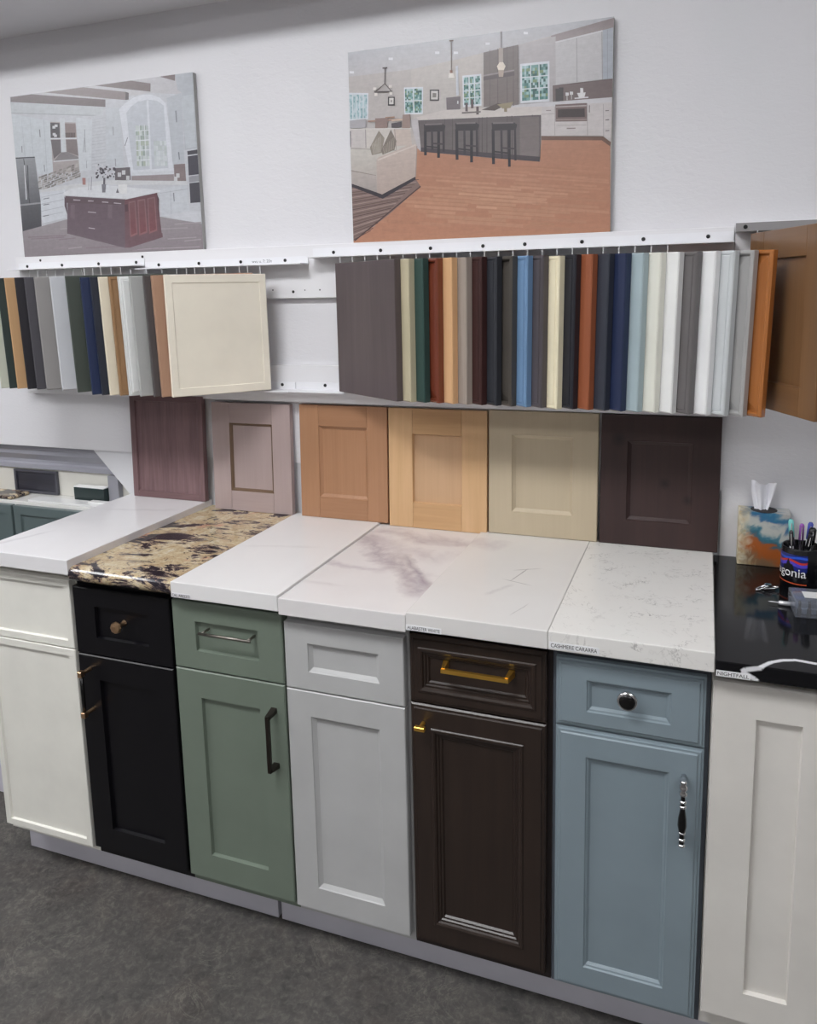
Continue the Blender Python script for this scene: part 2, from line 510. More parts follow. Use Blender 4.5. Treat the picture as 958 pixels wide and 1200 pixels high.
def make_door(name, w, h, t, style, fx, fz, mat, parent=None, loc=(0, 0, 0), rot=(0, 0, 0), mat_h=None, panel_mat=None, as_parts=None, mould_mat=None):
    """a framed door. With as_parts given its pieces are children of that thing, else of one frame object."""
    outer, inner, pan = STYLES[style]
    back = [(0, 0, t)]
    if inner is None:
        bm, rg = ring(back + [(i, i, d) for i, d in outer], w, h, t)
        bm.faces.new(rg[0]); bm.faces.new(rg[-1])
        return obj(name, bm, mat, as_parts or parent, loc, rot)
    if mat_h is None:
        lp = back + [(i, i, d) for i, d in outer] + [(fx + o, fz + o, d) for o, d in inner]
        last = lp[-1]
        lp += [(last[0], last[1], t)]
        bm, rg = ring(lp, w, h, t)
        for k in range(4):
            bm.faces.new((rg[-1][k], rg[-1][(k + 1) % 4], rg[0][(k + 1) % 4], rg[0][k]))
        fr = obj(name, bm, mat, as_parts or parent, loc, rot)
    else:
        # butt-jointed stiles and rails, then a mitred moulding
        e = 0.0015
        def member(x0, x1, z0, z1):
            return box(x0, x1, -t, 0, z0, z1, 0.0008)
        holder = as_parts
        for x0, x1 in ((0, fx), (w - fx, w)):
            obj('stile', member(x0, x1, 0, h), mat, holder, loc, rot)
        for z0, z1 in ((0, fz), (h - fz, h)):
            obj('rail', member(fx + 0.0003, w - fx - 0.0003, z0, z1), mat_h, holder, loc, rot)
        bm, rg = ring([(fx + o, fz + o, d + 0.0004) for o, d in inner], w, h, t)
        obj('moulding', bm, mould_mat or mat, holder, loc, rot)
        fr = holder
    ox, dd = inner[-1]
    lp = [(fx + ox, fz + ox, t - 0.002), (fx + ox, fz + ox, dd)] + [(fx + ox + o, fz + ox + o, d) for o, d in pan]
    bm, rg = ring(lp, w, h, t)
    bm.faces.new(rg[0]); bm.faces.new(rg[-1])
    if as_parts: obj('panel', bm, panel_mat or mat, as_parts, loc, rot)
    else: obj('panel', bm, panel_mat or mat, fr)
    return fr

# ------------------------------------------------------------------ hardware (local: on a front face at y = 0, projecting to -y)
CHROME = metal('polished_chrome', (225, 225, 228), 0.08)
NICKEL = metal('brushed_nickel', (150, 145, 138), 0.32)
PEWTER = metal('dark_pewter', (78, 72, 68), 0.35)
GOLD = metal('satin_gold', (240, 190, 92), 0.42)
BRONZE = metal('champagne_bronze', (214, 178, 142), 0.3)
BLACKM = simple('black_enamel', (14, 13, 14), 0.18)

def bar_pull(name, parent, p, q, mat, r=0.0045, proj=0.03, flat=False):
    """pull between points p and q (x, z) on a face lying at y = 0 of the parent."""
    bm = NB()
    (x0, y, z0), (x1, _, z1) = p, q
    d = Vector((x1 - x0, 0, z1 - z0)); L = d.length; d.normalize()
    if flat:
        n = Vector((-d.z, 0, d.x))
        for c in (0.0, L):
            s = -1 if c == 0 else 1
            base = Vector((x0, y, z0)) + d * c
            a = base - d * s * 0.0
            for yy0, yy1, wd in ((0.0, -proj, 0.006),):
                vs = []
                for yy, hw, dd in ((0, 0.0075, 0.006), (-proj, wd, 0.0035)):
                    ctr = a + Vector((0, yy, 0)) - d * s * (0.004 if yy else 0.0)
                    vs.append([bm.verts.new(ctr + d * sx * dd + n * sz * hw) for sx, sz in ((-1, -1), (1, -1), (1, 1), (-1, 1))])
                for k in range(4): bm.faces.new((vs[0][k], vs[0][(k + 1) % 4], vs[1][(k + 1) % 4], vs[1][k]))
                bm.faces.new(vs[0]); bm.faces.new(vs[1])
        a = Vector((x0, y - proj, z0)); b = a + d * L
        hw = 0.0042
        vs = []
        for pnt in (a - d * 0.0005, b + d * 0.0005):
            vs.append([bm.verts.new(pnt + Vector((0, sy * 0.004, 0)) + n * sz * hw) for sy, sz in ((-1, -1), (1, -1), (1, 1), (-1, 1))])
        for k in range(4): bm.faces.new((vs[0][k], vs[0][(k + 1) % 4], vs[1][(k + 1) % 4], vs[1][k]))
        bm.faces.new(vs[0]); bm.faces.new(vs[1])
    else:
        for c in (0.008, L - 0.008):
            a = Vector((x0, y, z0)) + d * c
            add_tube(bm, [a, a + Vector((0, -proj, 0))], r * 0.95, 10)
        a = Vector((x0, y - proj, z0))
        add_tube(bm, [a, a + d * L], r, 10)
    return obj(name, bm, mat, parent, smooth=not flat)

# ------------------------------------------------------------------ base cabinets
FRONT = -0.5503
TD = 0.0195
BACKY = 0.018

def cabinet(label, x0, x1, zt, zs, zb, ztop, style, mat, dfx, dfz, fx, fz, body_mat=None, gap=0.003, dstyle=None):
    t = thing('base_cabinet', label, 'cabinet', ((x0 + x1) / 2, -0.26, 0.0))
    ox, oy = t.location.x, t.location.y
    c0, c1 = CELL[label[0:5]]
    bm = box(c0 - ox, c1 - ox, FRONT + TD + 0.0015 - oy, BACKY - oy, 0.105, ztop - 0.0002)
    obj('carcass', bm, body_mat or mat, t)
    fl = (x0 - ox, FRONT + TD - oy, 0)
    w = x1 - x0
    dr = make_door('drawer_front', w, zt - zs - gap / 2, TD, dstyle or style, dfx, dfz, mat, t, (fl[0], fl[1], zs + gap / 2))
    do = make_door('door', w, zs - gap / 2 - zb, TD, style, fx, fz, mat, t, (fl[0], fl[1], zb))
    return t, dr, do

CELL = {'cream': (-1.795, -1.4855), 'black': (-1.4845, -1.185), 'sage ': (-1.1840, -0.8800), 'light': (-0.8790, -0.5815),
        'dark ': (-0.5805, -0.2725), 'blue-': (-0.2715, 0.0262)}
CREAM = paint('cream_white_paint', (232, 230, 222), 0.38)
BLACK = paint('black_paint', (11, 10, 15), 0.36, spec=0.35)
SAGE = paint('sage_green_paint', (113, 124, 112), 0.40)
LGREY = paint('light_grey_paint', (184, 184, 184), 0.40)
BLUE = paint('dusty_blue_paint', (132, 146, 154), 0.40)
SLATE = paint('slate_blue_frame_paint', (92, 98, 107), 0.5)
WHITE = paint('warm_white_paint', (224, 220, 214), 0.38)
ESPRESSO = wood('espresso_stain', (54, 42, 36), (37, 28, 24), 'z', 0.34, contrast=0.7)
TOEKICK = paint('lavender_white_melamine', (198, 196, 206), 0.35)

cb, dr, do = cabinet('cream white slim-framed base cabinet without handles at the end of the row', -1.7923, -1.4903, .870, .686, .129, .8943, 'slim', CREAM, .019, .019, .019, .019)
cb, dr, do = cabinet('black shaker base cabinet with a bronze knob and black door pull', -1.4815, -1.189, .8565, .6795, .134, .8760, 'shaker', BLACK, .066, .046, .064, .064)
# faceted bronze knob
kn = obj('knob', lathe([(.008, 0), (.0055, .006), (.005, .018), (.012, .022), (.0155, .028), (.013, .034), (.006, .036)], '-y', (0.148, -TD + .009, 0.093), 8), BRONZE, dr)
pl = obj('pull', tube([(0.036, -TD - .030, 0.395), (0.036, -TD - .030, 0.510)], .0048, 10), BLACKM, do, smooth=True, label='black bar pull with bronze ends and posts')
for z in (0.398, 0.507):
    bm = NB()
    add_tube(bm, [(0.036, -TD, z), (0.036, -TD - 0.026, z)], .0052, 10)
    add_box(bm, 0.036 - .0062, 0.036 + .0062, -TD - .037, -TD - .024, z - .0075, z + .0075, 0.001)
    o = obj('pull_post', bm, BRONZE, do)

cb, dr, do = cabinet('sage green shaker base cabinet with a slim metal drawer pull', -1.1806, -.8823, .858, .6886, .1327, .8757, 'shaker', SAGE, .064, .047, .0685, .0685)
bar_pull('pull', dr, (0.088, -TD + .009, 0.1030), (0.228, -TD + .009, 0.1030), NICKEL, .0035, .030)
bar_pull('pull', do, (0.268, -TD, 0.352), (0.268, -TD, 0.490), PEWTER, .004, .030, flat=True)

cb, dr, do = cabinet('light grey base cabinet with recessed panels and no handles', -.8771, -.588, .8428, .6851, .130, .8690, 'bevel', LGREY, .058, .044, .060, .060)

cb, dr, do = cabinet('dark espresso wood base cabinet with stepped mouldings and gold handles', -.5757, -.2821, .8555, .7006, .1269, .8757, 'ogee', ESPRESSO, .020, .026, .046, .050,
                     body_mat=simple('espresso_frame', (40, 32, 31), 0.5))
bar_pull('pull', dr, (0.080, -TD + .010, 0.0945), (0.222, -TD + .010, 0.0945), GOLD, .004, .032, flat=True)
bm = NB()
add_tube(bm, [(0.030, -TD, 0.531), (0.030, -TD - .018, 0.531)], .0045, 10)
add_box(bm, 0.018, 0.042, -TD - .028, -TD - .018, 0.526, 0.536, .0015)
obj('knob', bm, GOLD, do)

cb, dr, do = cabinet('blue-grey base cabinet with stepped edges, a round knob and ornate pull', -.263, .018, .8491, .7054, .1181, .8757, 'stepped', BLUE, .061, .038, .061, .056, body_mat=SLATE)
kn = obj('knob', lathe([(.008, 0), (.005, .005), (.005, .016), (.014, .020), (.0195, .024), (.0195, .027), (.0165, .029)], '-y', (0.140, -TD + .009, 0.082), 28), CHROME, dr, smooth=True)
obj('knob_inlay', lathe([(.0160, .0280), (.0140, .0310), (.008, .0325), (.002, .033)], '-y', (0.140, -TD + .009, 0.082), 28), BLACKM, dr, smooth=True)
px, pz0, pz1 = 0.2465, 0.402, 0.538
obj('pull_foot', tube([(px, -TD, pz0 + .010), (px, -TD - .028, pz0 + .010)], [.0055, .004], 12), CHROME, do, smooth=True)
obj('pull_foot', tube([(px, -TD, pz1 - .010), (px, -TD - .028, pz1 - .010)], [.0055, .004], 12), CHROME, do, smooth=True)
for z in (pz0 + .002, pz0 + .014, pz0 + .028, pz1 - .044, pz1 - .054):
    ends = NB()
    add_lathe(ends, [(.003, -.003), (.0068, -.0015), (.0068, .0015), (.003, .003)], 'z', (px, -TD - .028, z), 14)
    obj('pull_ring', ends, CHROME, do, smooth=True)
ends = NB()
add_lathe(ends, [(.003, 0), (.0075, .004), (.0075, .008), (.004, .012), (.0078, .016), (.0078, .021), (.0045, .026), (.0068, .029), (.0045, .033)], 'z', (px, -TD - .028, pz1 - .034), 14)
obj('pull', ends, CHROME, do, smooth=True, label='chrome ends of the ornate pull')
obj('pull_grip', lathe([(.003, 0), (.0050, .006), (.0046, .022), (.0060, .030), (.0085, .042), (.0075, .058), (.0045, .076), (.0038, .102), (.003, .108)], 'z', (px, -TD - .028, pz0), 14), BLACKM, do, smooth=True)

# wide white cabinet at the right end
t = thing('base_cabinet', 'warm white shaker base cabinet with tall doors under the black counter', 'cabinet', (0.3, -0.26, 0))
obj('carcass', box(0.0275 - 0.3, 0.60 - 0.3, FRONT + TD + .0015 + 0.26, BACKY + 0.26, .105, .8705), WHITE, t)
for x in (0.0295, 0.2625):
    make_door('door', 0.2290, 0.7015, TD, 'shaker', .0755, .065, WHITE, t, (x - 0.3, FRONT + TD + 0.26, .147))

# toe kicks
tag(obj('toe_kick', box(-1.800, -.9785, -.4753, -.457, .0015, .105, .001), TOEKICK), 'pale lavender-white toe kick board under the cream, black and sage green cabinets', 'toe kick')
tag(obj('toe_kick', box(-.9690, .60, -.4753, -.457, .0015, .105, .001), TOEKICK), 'pale lavender-white toe kick board under the grey, brown and blue cabinets', 'toe kick')

# ------------------------------------------------------------------ countertop samples
CY0, CY1 = -0.5755, 0.0195
INK = simple('label_ink', (24, 24, 26), 0.6)
TAPE = simple('label_tape', (236, 236, 238), 0.45)

def slab(label, x0, x1, z0, z1, mat, tapes=None, nose=False):
    if nose:
        r = (z1 - z0) / 2
        prof = [(CY1, z0), (CY1, z1)] + [(CY0 + r - r * math.sin(a), z0 + r + r * math.cos(a)) for a in [math.pi * k / 10 for k in range(11)]]
        bm = prism_x(prof, x0, x1)
    else:
        bm = box(x0, x1, CY0, CY1, z0, z1, 0.0018, 2)
    o = obj('countertop_slab', bm, mat)
    tag(o, label, 'countertop')
    if tapes:
        s, tx0, tx1, tz0, tz1, plate = tapes
        p = obj('label_tape', box(tx0, tx1, CY0 - .0006, CY0 + .0006, tz0, tz1), plate, o)
        me = text_mesh(s, (tx1 - tx0) * 0.92, (tz1 - tz0) * 0.58)
        obj('lettering', me, INK, p, (tx0 + (tx1 - tx0) * 0.04, CY0 - .0009, tz0 + (tz1 - tz0) * 0.21))
    return o

Q_WHITE = sweep_stone('white_quartz_soft_vein', (226, 224, 226), (232, 230, 232), [(-1.70, -.18, -1.50, -.12, .015, (196, 192, 196), .5), (-1.76, -.55, -1.70, -.40, .012, (190, 186, 192), .6)], 0.14)
Q_AREZZO = sweep_stone('white_quartz_plain', (230, 228, 228), (234, 232, 232), [(-1.13, -.30, -.95, -.26, .012, (210, 206, 206), .5)], 0.14)
Q_LILAC = sweep_stone('marble_lilac_vein', (224, 220, 220), (230, 227, 227),
    [(-.875, -.105, -.555, -.45, .050, (168, 156, 166), .95), (-.86, -.07, -.54, -.10, .050, (190, 180, 186), .95), (-.90, -.32, -.72, -.36, .020, (192, 182, 190), .8), (-.86, -.12, -.60, -.24, .060, (196, 187, 193), .8), (-.87, -.47, -.78, -.47, .012, (200, 192, 194), .6),
     (-.70, -.24, -.575, -.42, .014, (150, 138, 150), .9)], 0.13)
Q_ALAB = sweep_stone('white_quartz_fine_cracks', (224, 221, 219), (229, 226, 224),
    [(-.41, -.27, -.36, -.245, .0020, (140, 134, 136), 1.1), (-.405, -.335, -.385, -.26, .0022, (134, 128, 130), 1.1), (-.42, -.335, -.36, -.352, .0018, (140, 134, 136), 1.0),
     (-.44, -.43, -.40, -.36, .010, (200, 195, 196), .7), (-.36, -.52, -.34, -.46, .002, (180, 174, 176), .9), (-.57, -.08, -.48, -.12, .045, (202, 193, 198), .8)], 0.13, ease=.02)
Q_CARR = stone('white_quartz_grey_flecks', (232, 229, 225), (236, 234, 231), [((146, 142, 140), 15.0, 0.016, 0.95, 2.2, (0, 0, 0), .53), ((176, 172, 168), 10.0, .022, .6, 2.2, (3, 2, 0), .52)], 0.13)

slab('white quartz countertop sample with faint grey veins on the cream cabinet', -1.765, -1.4640, .8945, .9330, Q_WHITE)
slab('polished cream and black granite countertop sample with a rounded nose', -1.4635, -1.1600, .8770, .9135, granite_material(), nose=True)
slab('plain white quartz countertop sample above the sage green cabinet', -1.1592, -.8745, .8760, .9140, Q_AREZZO, ('CAL. AREZZO', -1.157, -1.104, .8772, .8880, simple('clear_tape', (222, 220, 224), .4)))
slab('white marble countertop sample with a lilac-grey vein above the grey cabinet', -.8737, -.5718, .8695, .9085, Q_LILAC)
slab('white quartz countertop sample with a fine crack-like vein above the brown cabinet', -.5711, -.2750, .8760, .9140, Q_ALAB, ('ALABASTER WHITE', -.5705, -.4930, .8766, .8885, TAPE))
slab('white quartz countertop sample with scattered grey flecks above the blue cabinet', -.2743, .0297, .8760, .9140, Q_CARR, ('CASHMERE CARARRA', -.2720, -.1760, .8800, .8935, TAPE))
slab('glossy black stone countertop with a white vein along its front', .0312, .600, .8708, .9000, nightfall_material(), ('NIGHTFALL', .0325, .0900, .8715, .8830, TAPE))

# ------------------------------------------------------------------ door samples leaning on the backsplash
def sample(label, x0, x1, z0, h, style, f, mat, mat_h=None, pmat=None, rz=0.0, y=-0.011, lean=1.9, mould=None):
    t = thing('sample_door', label, 'door sample', (x0, y + 0.019, z0 + 0.0003), (R(-lean), 0, R(rz)), group='door samples leaning on the backsplash')
    make_door('frame', x1 - x0, h, 0.019, style, f, f, mat, as_parts=t, mat_h=mat_h, panel_mat=pmat, mould_mat=mould)
    return t
pz = wood('purple_brown_oak', (134, 106, 108), (96, 73, 75), 'z', 0.5, fine=3.2, contrast=0.85); px_ = wood('purple_brown_oak', (124, 96, 97), (100, 75, 77), 'x', 0.5)
sample('purple-brown oak sample door with a narrow frame on the white slab', -1.735, -1.4606, .9330, .330, 'slim', .019, pz, px_, y=-.020)
sample('taupe stained sample door with recessed panel standing behind the granite', -1.4284, -1.155, .9135, .334, 'sharp', .062, wood('taupe_stain', (180, 162, 160), (163, 145, 142), 'z', .42, contrast=.6), wood('taupe_stain', (180, 162, 160), (163, 145, 142), 'x', .42, contrast=.6), y=-.016, mould=simple('taupe_glaze', (112, 90, 72), .4))
sample('honey-brown maple sample door with recessed panel beside the taupe one', -1.1256, -.8460, .9140, .335, 'bevel', .062, wood('honey_maple', (182, 137, 104), (156, 113, 82), 'z', .42, contrast=.6), wood('honey_maple', (174, 130, 98), (150, 108, 78), 'x', .42, contrast=.6))
sample('pale natural maple sample door with a square-edged panel and visible rail joints', -.8415, -.5530, .9085, .340, 'shaker', .072, wood('natural_maple', (222, 183, 140), (198, 158, 114), 'z', .42, contrast=.7), wood('natural_maple', (214, 173, 129), (186, 145, 101), 'x', .42, contrast=.7), wood('natural_maple_panel', (210, 173, 137), (191, 154, 118), 'z', .42, contrast=.6))
sample('grey-beige painted sample door with recessed panel', -.5477, -.256, .9140, .338, 'bevel', .064, wood('grey_beige_glaze', (198, 183, 157), (183, 168, 143), 'z', .40, contrast=.5))
sample('knotty dark brown sample door with recessed panel beside the tissue box', -.2492, .040, .9140, .338, 'bevel', .066,
       wood('knotty_espresso', (68, 48, 46), (46, 32, 32), 'z', .42, contrast=.7, knots=[(.045, .275, .022), (.215, .125, .016), (.158, .165, .018)]))

# ------------------------------------------------------------------ hinged display racks
BOARD = paint('white_board_paint', (232, 231, 234), 0.45, 0.01, 0.06)
RAILM = simple('white_enamelled_steel', (236, 236, 240), 0.35)
GREYR = simple('grey_steel', (150, 147, 148), 0.4)
SCREW = simple('black_screw', (20, 20, 22), 0.5)
PINM = simple('pale_steel_pin', (214, 214, 216), 0.35)
BF = 0.0             # board front
tag(obj('mounting_board', box(-2.165, 0.0500, BF, WY - .0005, 1.558, 1.7075, .0015), BOARD), 'long white painted board behind the upper hinge rails, carrying the posters', 'board')
tag(obj('mounting_board', box(-2.165, 0.0500, BF, WY - .0005, 1.2555, 1.3655, .0015), BOARD), 'long white painted board behind the lower hinge rails, above the sample doors', 'board')
tag(obj('mounting_board', box(0.0512, 0.90, BF, WY - .0005, 1.60, 1.716, .0015), BOARD), 'short white board behind the grey hinge rail', 'board')

def hinge_rail(label, x0, x1, z, hh, screws, mat=RAILM, lip=0.052, extra=()):
    prof = [(BF - .0005, z), (BF - .0005, z + hh), (BF - .0035, z + hh), (BF - .0035, z + .003), (BF - lip, z + .003), (BF - lip, z)]
    o = obj('hinge_rail', prism_x(prof, x0, x1), mat)
    tag(o, label, 'hinge rail')
    for sx, sz in screws:
        obj('screw', lathe([(.0048, 0), (.0048, .0012), (.0030, .0022)], '-y', (sx, BF - .0036, sz), 12), SCREW, o)
    return o

r1 = hinge_rail('upper white steel hinge rail above the wide row of colour samples', -1.058, .0490, 1.6690, .0275, [(x - .018, 1.6835 + .003 * i / 7) for i, x in enumerate((-.975, -.832, -.687, -.542, -.431, -.286, -.138, .010))])
r2 = hinge_rail('upper white steel hinge rail over the grey and black samples', -2.150, -1.6420, 1.6640, .0235, [(-2.112, 1.6765), (-1.966, 1.6765), (-1.818, 1.6765), (-1.672, 1.6765)])
r3 = hinge_rail('upper white steel hinge rail with handwriting above the cream sample', -1.6400, -1.0740, 1.6530, .0235, [(-1.588, 1.6665), (-1.442, 1.6665), (-1.296, 1.6665), (-1.148, 1.6665)])
obj('handwriting', text_mesh('wvu u. 7: 20n', .066, .0085), simple('pencil_mark', (120, 120, 128), .7), r3, (-1.258, BF - .0039, 1.6620))
hinge_rail('lower white steel hinge rail under the wide row of colour samples', -1.130, .0490, 1.2920, .024, [(-1.035, 1.3085), (-.892, 1.3085)])
hinge_rail('lower white steel hinge rail under the cream sample and its neighbours', -2.150, -1.1330, 1.2910, .024, [(-1.176, 1.3075)])
hinge_rail('grey steel hinge rail holding the oak sample door', .0520, .900, 1.6920, .0225, [(.073, 1.7050), (.30, 1.7050)], GREYR)
for k in range(8):      # pins left in the rail where its samples hang outside the view
    obj('hinge_pin', tube([(-1.858 - .0362 * k, BF - .034, 1.6635), (-1.858 - .0362 * k, BF - .034, 1.640)], .0014, 8), PINM, r2)
# loose screw holes left in the upper board
SB = bpy.data.objects['mounting_board']
for sx, sz, sr in ((-1.195, 1.583, .0022), (-1.128, 1.577, .0042), (-1.090, 1.581, .0018), (-1.042, 1.581, .0022), (-2.058, 1.6945, .0042), (-1.650, 1.6930, .0042)):
    obj('screw_hole', lathe([(sr, 0), (sr, .0006)], '-y', (sx, BF - .0001, sz), 10), SCREW, SB)

PAGE = [0]
def page(label, hx, ang, w, h, z0, style, mat, side, f=.058, sag=0.0, t=.0185, rail_z=1.669, group='hinged colour samples', low_z=1.2935, name='hinged_sample', mat_h=None, f2=None):
    hy = -0.040
    a = R(ang)
    if side == 'r':
        loc = (hx, hy, z0); rot = (0, R(sag), -a); hxl = 0.012
    else:
        loc = (hx - w * math.cos(a), hy - w * math.sin(a), z0 - w * math.sin(R(sag))); rot = (0, R(-sag), a); hxl = w - 0.012
    th = thing(name, label, 'colour sample', loc, rot, group)
    if mat_h:
        make_door('frame', w, h, t, style, f, f, mat, as_parts=th, mat_h=mat_h)
    else:
        make_door('frame', w, h, t, style, f, f2 or f, mat, as_parts=th)
    obj('hinge_pin', tube([(hxl, -t / 2, h - .004), (hxl, -t / 2, rail_z - z0 - .0006)], .0014, 8), PINM, th)
    obj('hinge_pin', tube([(hxl, -t / 2, -(z0 - low_z) + .0024), (hxl, -t / 2, .006)], .0014, 8), PINM, th)
    return th

RIGHT = [
    ('dark grey-brown stained slab swung open at the end of the wide row', 'slab', wood('smoke_brown_slab', (96, 85, 87), (77, 67, 69), 'z', .38, contrast=.7)),
    ('pale khaki sample next to the dark grey-brown slab', 'shaker', paint('khaki_paint', (192, 182, 154), .4)),
    ('dark green sample between the khaki and red-brown ones', 'shaker', paint('bottle_green_paint', (48, 73, 69), .4)),
    ('glossy red-brown cherry sample with raised panel', 'raised', wood('cherry_gloss', (124, 63, 44), (100, 46, 31), 'z', .18, coat=.5)),
    ('pale natural maple sample in the wide row', 'shaker', wood('pale_maple', (226, 182, 138), (206, 160, 116), 'z', .42, contrast=.6)),
    ('weathered grey-taupe wood sample', 'bevel', wood('weathered_taupe', (172, 160, 150), (140, 128, 120), 'z', .45)),
    ('dark reddish-brown sample next to the weathered taupe one', 'bead', wood('dark_walnut_red', (70, 42, 40), (52, 31, 30), 'z', .35)),
    ('charcoal sample with beaded edge between dark brown and olive-black ones', 'bead', paint('charcoal_paint', (50, 52, 58), .38)),
    ('olive-black sample with raised panel beside the sky blue one', 'raised', paint('olive_black_paint', (76, 71, 66), .28)),
    ('sky blue painted sample with beaded edge', 'bead', paint('sky_blue_paint', (112, 144, 180), .38)),
    ('dark plum-grey sample between sky blue and butter cream', 'bead', wood('plum_grey_stain', (88, 82, 86), (74, 68, 72), 'z', .4)),
    ('butter cream painted sample with beaded edge', 'bead', paint('butter_cream_paint', (240, 230, 200), .38)),
    ('blue-black sample between butter cream and rust brown', 'bead', paint('blue_black_paint', (36, 37, 45), .38)),
    ('rust brown wood sample', 'shaker', wood('rust_brown', (164, 96, 64), (140, 77, 49), 'z', .4, contrast=.6)),
    ('dark slate blue sample next to the rust brown one', 'shaker', paint('dark_slate_paint', (54, 58, 69), .4)),
    ('navy blue sample next to the pale blue one', 'shaker', paint('navy_paint', (39, 49, 80), .4)),
    ('pale powder blue sample between navy and off-white', 'shaker', paint('powder_blue_paint', (168, 185, 191), .4)),
    ('off-white sample beside the powder blue one', 'shaker', paint('off_white_paint', (230, 229, 218), .4)),
    ('clean white sample between off-white and mid grey', 'shaker', paint('clean_white_paint', (238, 238, 237), .4)),
    ('mid grey sample with beaded edge between two white ones', 'bead', paint('mid_grey_paint', (108, 104, 104), .4)),
    ('bright white sample between mid grey and pale grey', 'shaker', paint('bright_white_paint', (241, 241, 242), .4)),
    ('pale cool grey sample with beaded edge', 'bead', paint('pale_cool_grey_paint', (204, 208, 210), .38)),
    ('grey sample with raised panel beside the glossy orange oak one', 'raised', paint('stone_grey_paint', (172, 171, 170), .25)),
    ('glossy orange oak sample with raised panel', 'raised', wood('orange_oak_gloss', (190, 122, 66), (160, 96, 46), 'z', .2, coat=.5)),
]
rnd = random.Random(5)
for i, (lab, st, m) in enumerate(RIGHT):
    k = i / 23.0
    ang = 32.6 + 1.8 * k
    page(lab, -.955 + .0367 * i, ang, .28, .352, 1.2990 - (.002 if i == 11 else 0), st, m, 'r', sag=0.2 + 1.7 * k, f=(.007 if st == 'raised' else .045))

LEFT = [  # label, style, material, outer edge x
    ('pale sage sample at the far end of the left rack', 'shaker', paint('pale_sage_paint', (196, 198, 182), .4), -2.0056),
    ('very dark green sample beside the tan wood one', 'shaker', paint('forest_black_paint', (44, 56, 54), .4), -1.972),
    ('tan wood sample between dark green and black', 'shaker', wood('tan_wood', (200, 163, 122), (178, 140, 99), 'z', .42, contrast=.6), -1.9413),
    ('black sample between tan wood and charcoal grey', 'shaker', paint('soft_black_paint', (38, 36, 42), .4), -1.9019),
    ('charcoal grey sample beside the black one in the left rack', 'shaker', paint('charcoal_grey_paint', (76, 74, 80), .4), -1.8656),
    ('mid taupe-grey sample between charcoal and light grey', 'shaker', paint('taupe_grey_paint', (146, 143, 142), .4), -1.8288),
    ('light grey sample between taupe-grey and dark olive', 'shaker', paint('light_silver_paint', (196, 198, 203), .4), -1.7709),
    ('dark olive green sample', 'shaker', paint('dark_olive_paint', (68, 74, 68), .4), -1.7145),
    ('navy blue sample in the left rack', 'shaker', paint('deep_navy_paint', (37, 48, 80), .4), -1.6618),
    ('blue-black sample beside the navy one in the left rack', 'shaker', paint('ink_black_paint', (38, 42, 54), .4), -1.6272),
    ('ivory sample between ink black and brown wood', 'shaker', paint('ivory_paint', (226, 217, 196), .4), -1.5983),
    ('brown wood sample beside the ivory one', 'bead', wood('brown_wood', (160, 126, 92), (132, 99, 67), 'z', .42, contrast=.6), -1.5636),
    ('white sample with stepped edge in the left rack', 'stepped', paint('left_white_paint', (216, 217, 216), .4), -1.5309),
    ('grey sample beside the white one in the left rack', 'shaker', paint('left_grey_paint', (168, 168, 166), .4), -1.4927),
    ('dark taupe sample beside the light brown wood one', 'shaker', paint('dark_taupe_paint', (80, 74, 74), .4), -1.4464),
    ('light brown wood sample behind the cream one', 'shaker', wood('light_brown_wood', (180, 144, 120), (158, 121, 99), 'z', .42, contrast=.6), -1.4195),
    ('cream slim-framed sample swung open to show its face', 'fine', paint('cream_sample_paint', (240, 232, 216), .42), -1.3853),
]
WL, AL = .275, 48.0
for i, (lab, st, m, ox) in enumerate(LEFT):
    hx = ox + WL * math.cos(R(AL)) + .004
    last = i == len(LEFT) - 1
    low = 1.309 if i < 7 else (1.304 if i == 7 else 1.2985)
    page(lab, hx, AL, WL, .325 if i < 7 else .330, low + (.004 if not last else 0), st, m, 'l', f=(.018 if last else .058), f2=(.022 if last else None), sag=(.3 if last else 1.3), rail_z=(1.664 if hx < -1.641 else 1.653), low_z=1.294)
oz = wood('oak_sample', (140, 104, 70), (112, 80, 52), 'z', .3, contrast=.6, coat=.25)
oh = wood('oak_sample', (140, 104, 70), (112, 80, 52), 'x', .3, contrast=.6, coat=.25)
page('tall oak sample door hanging from the grey rail', .100, 66.0, .29, .386, 1.3000, 'shaker', oz, 'r', f=.060, rail_z=1.692, name='hinged_sample', mat_h=oh, low_z=1.2935)

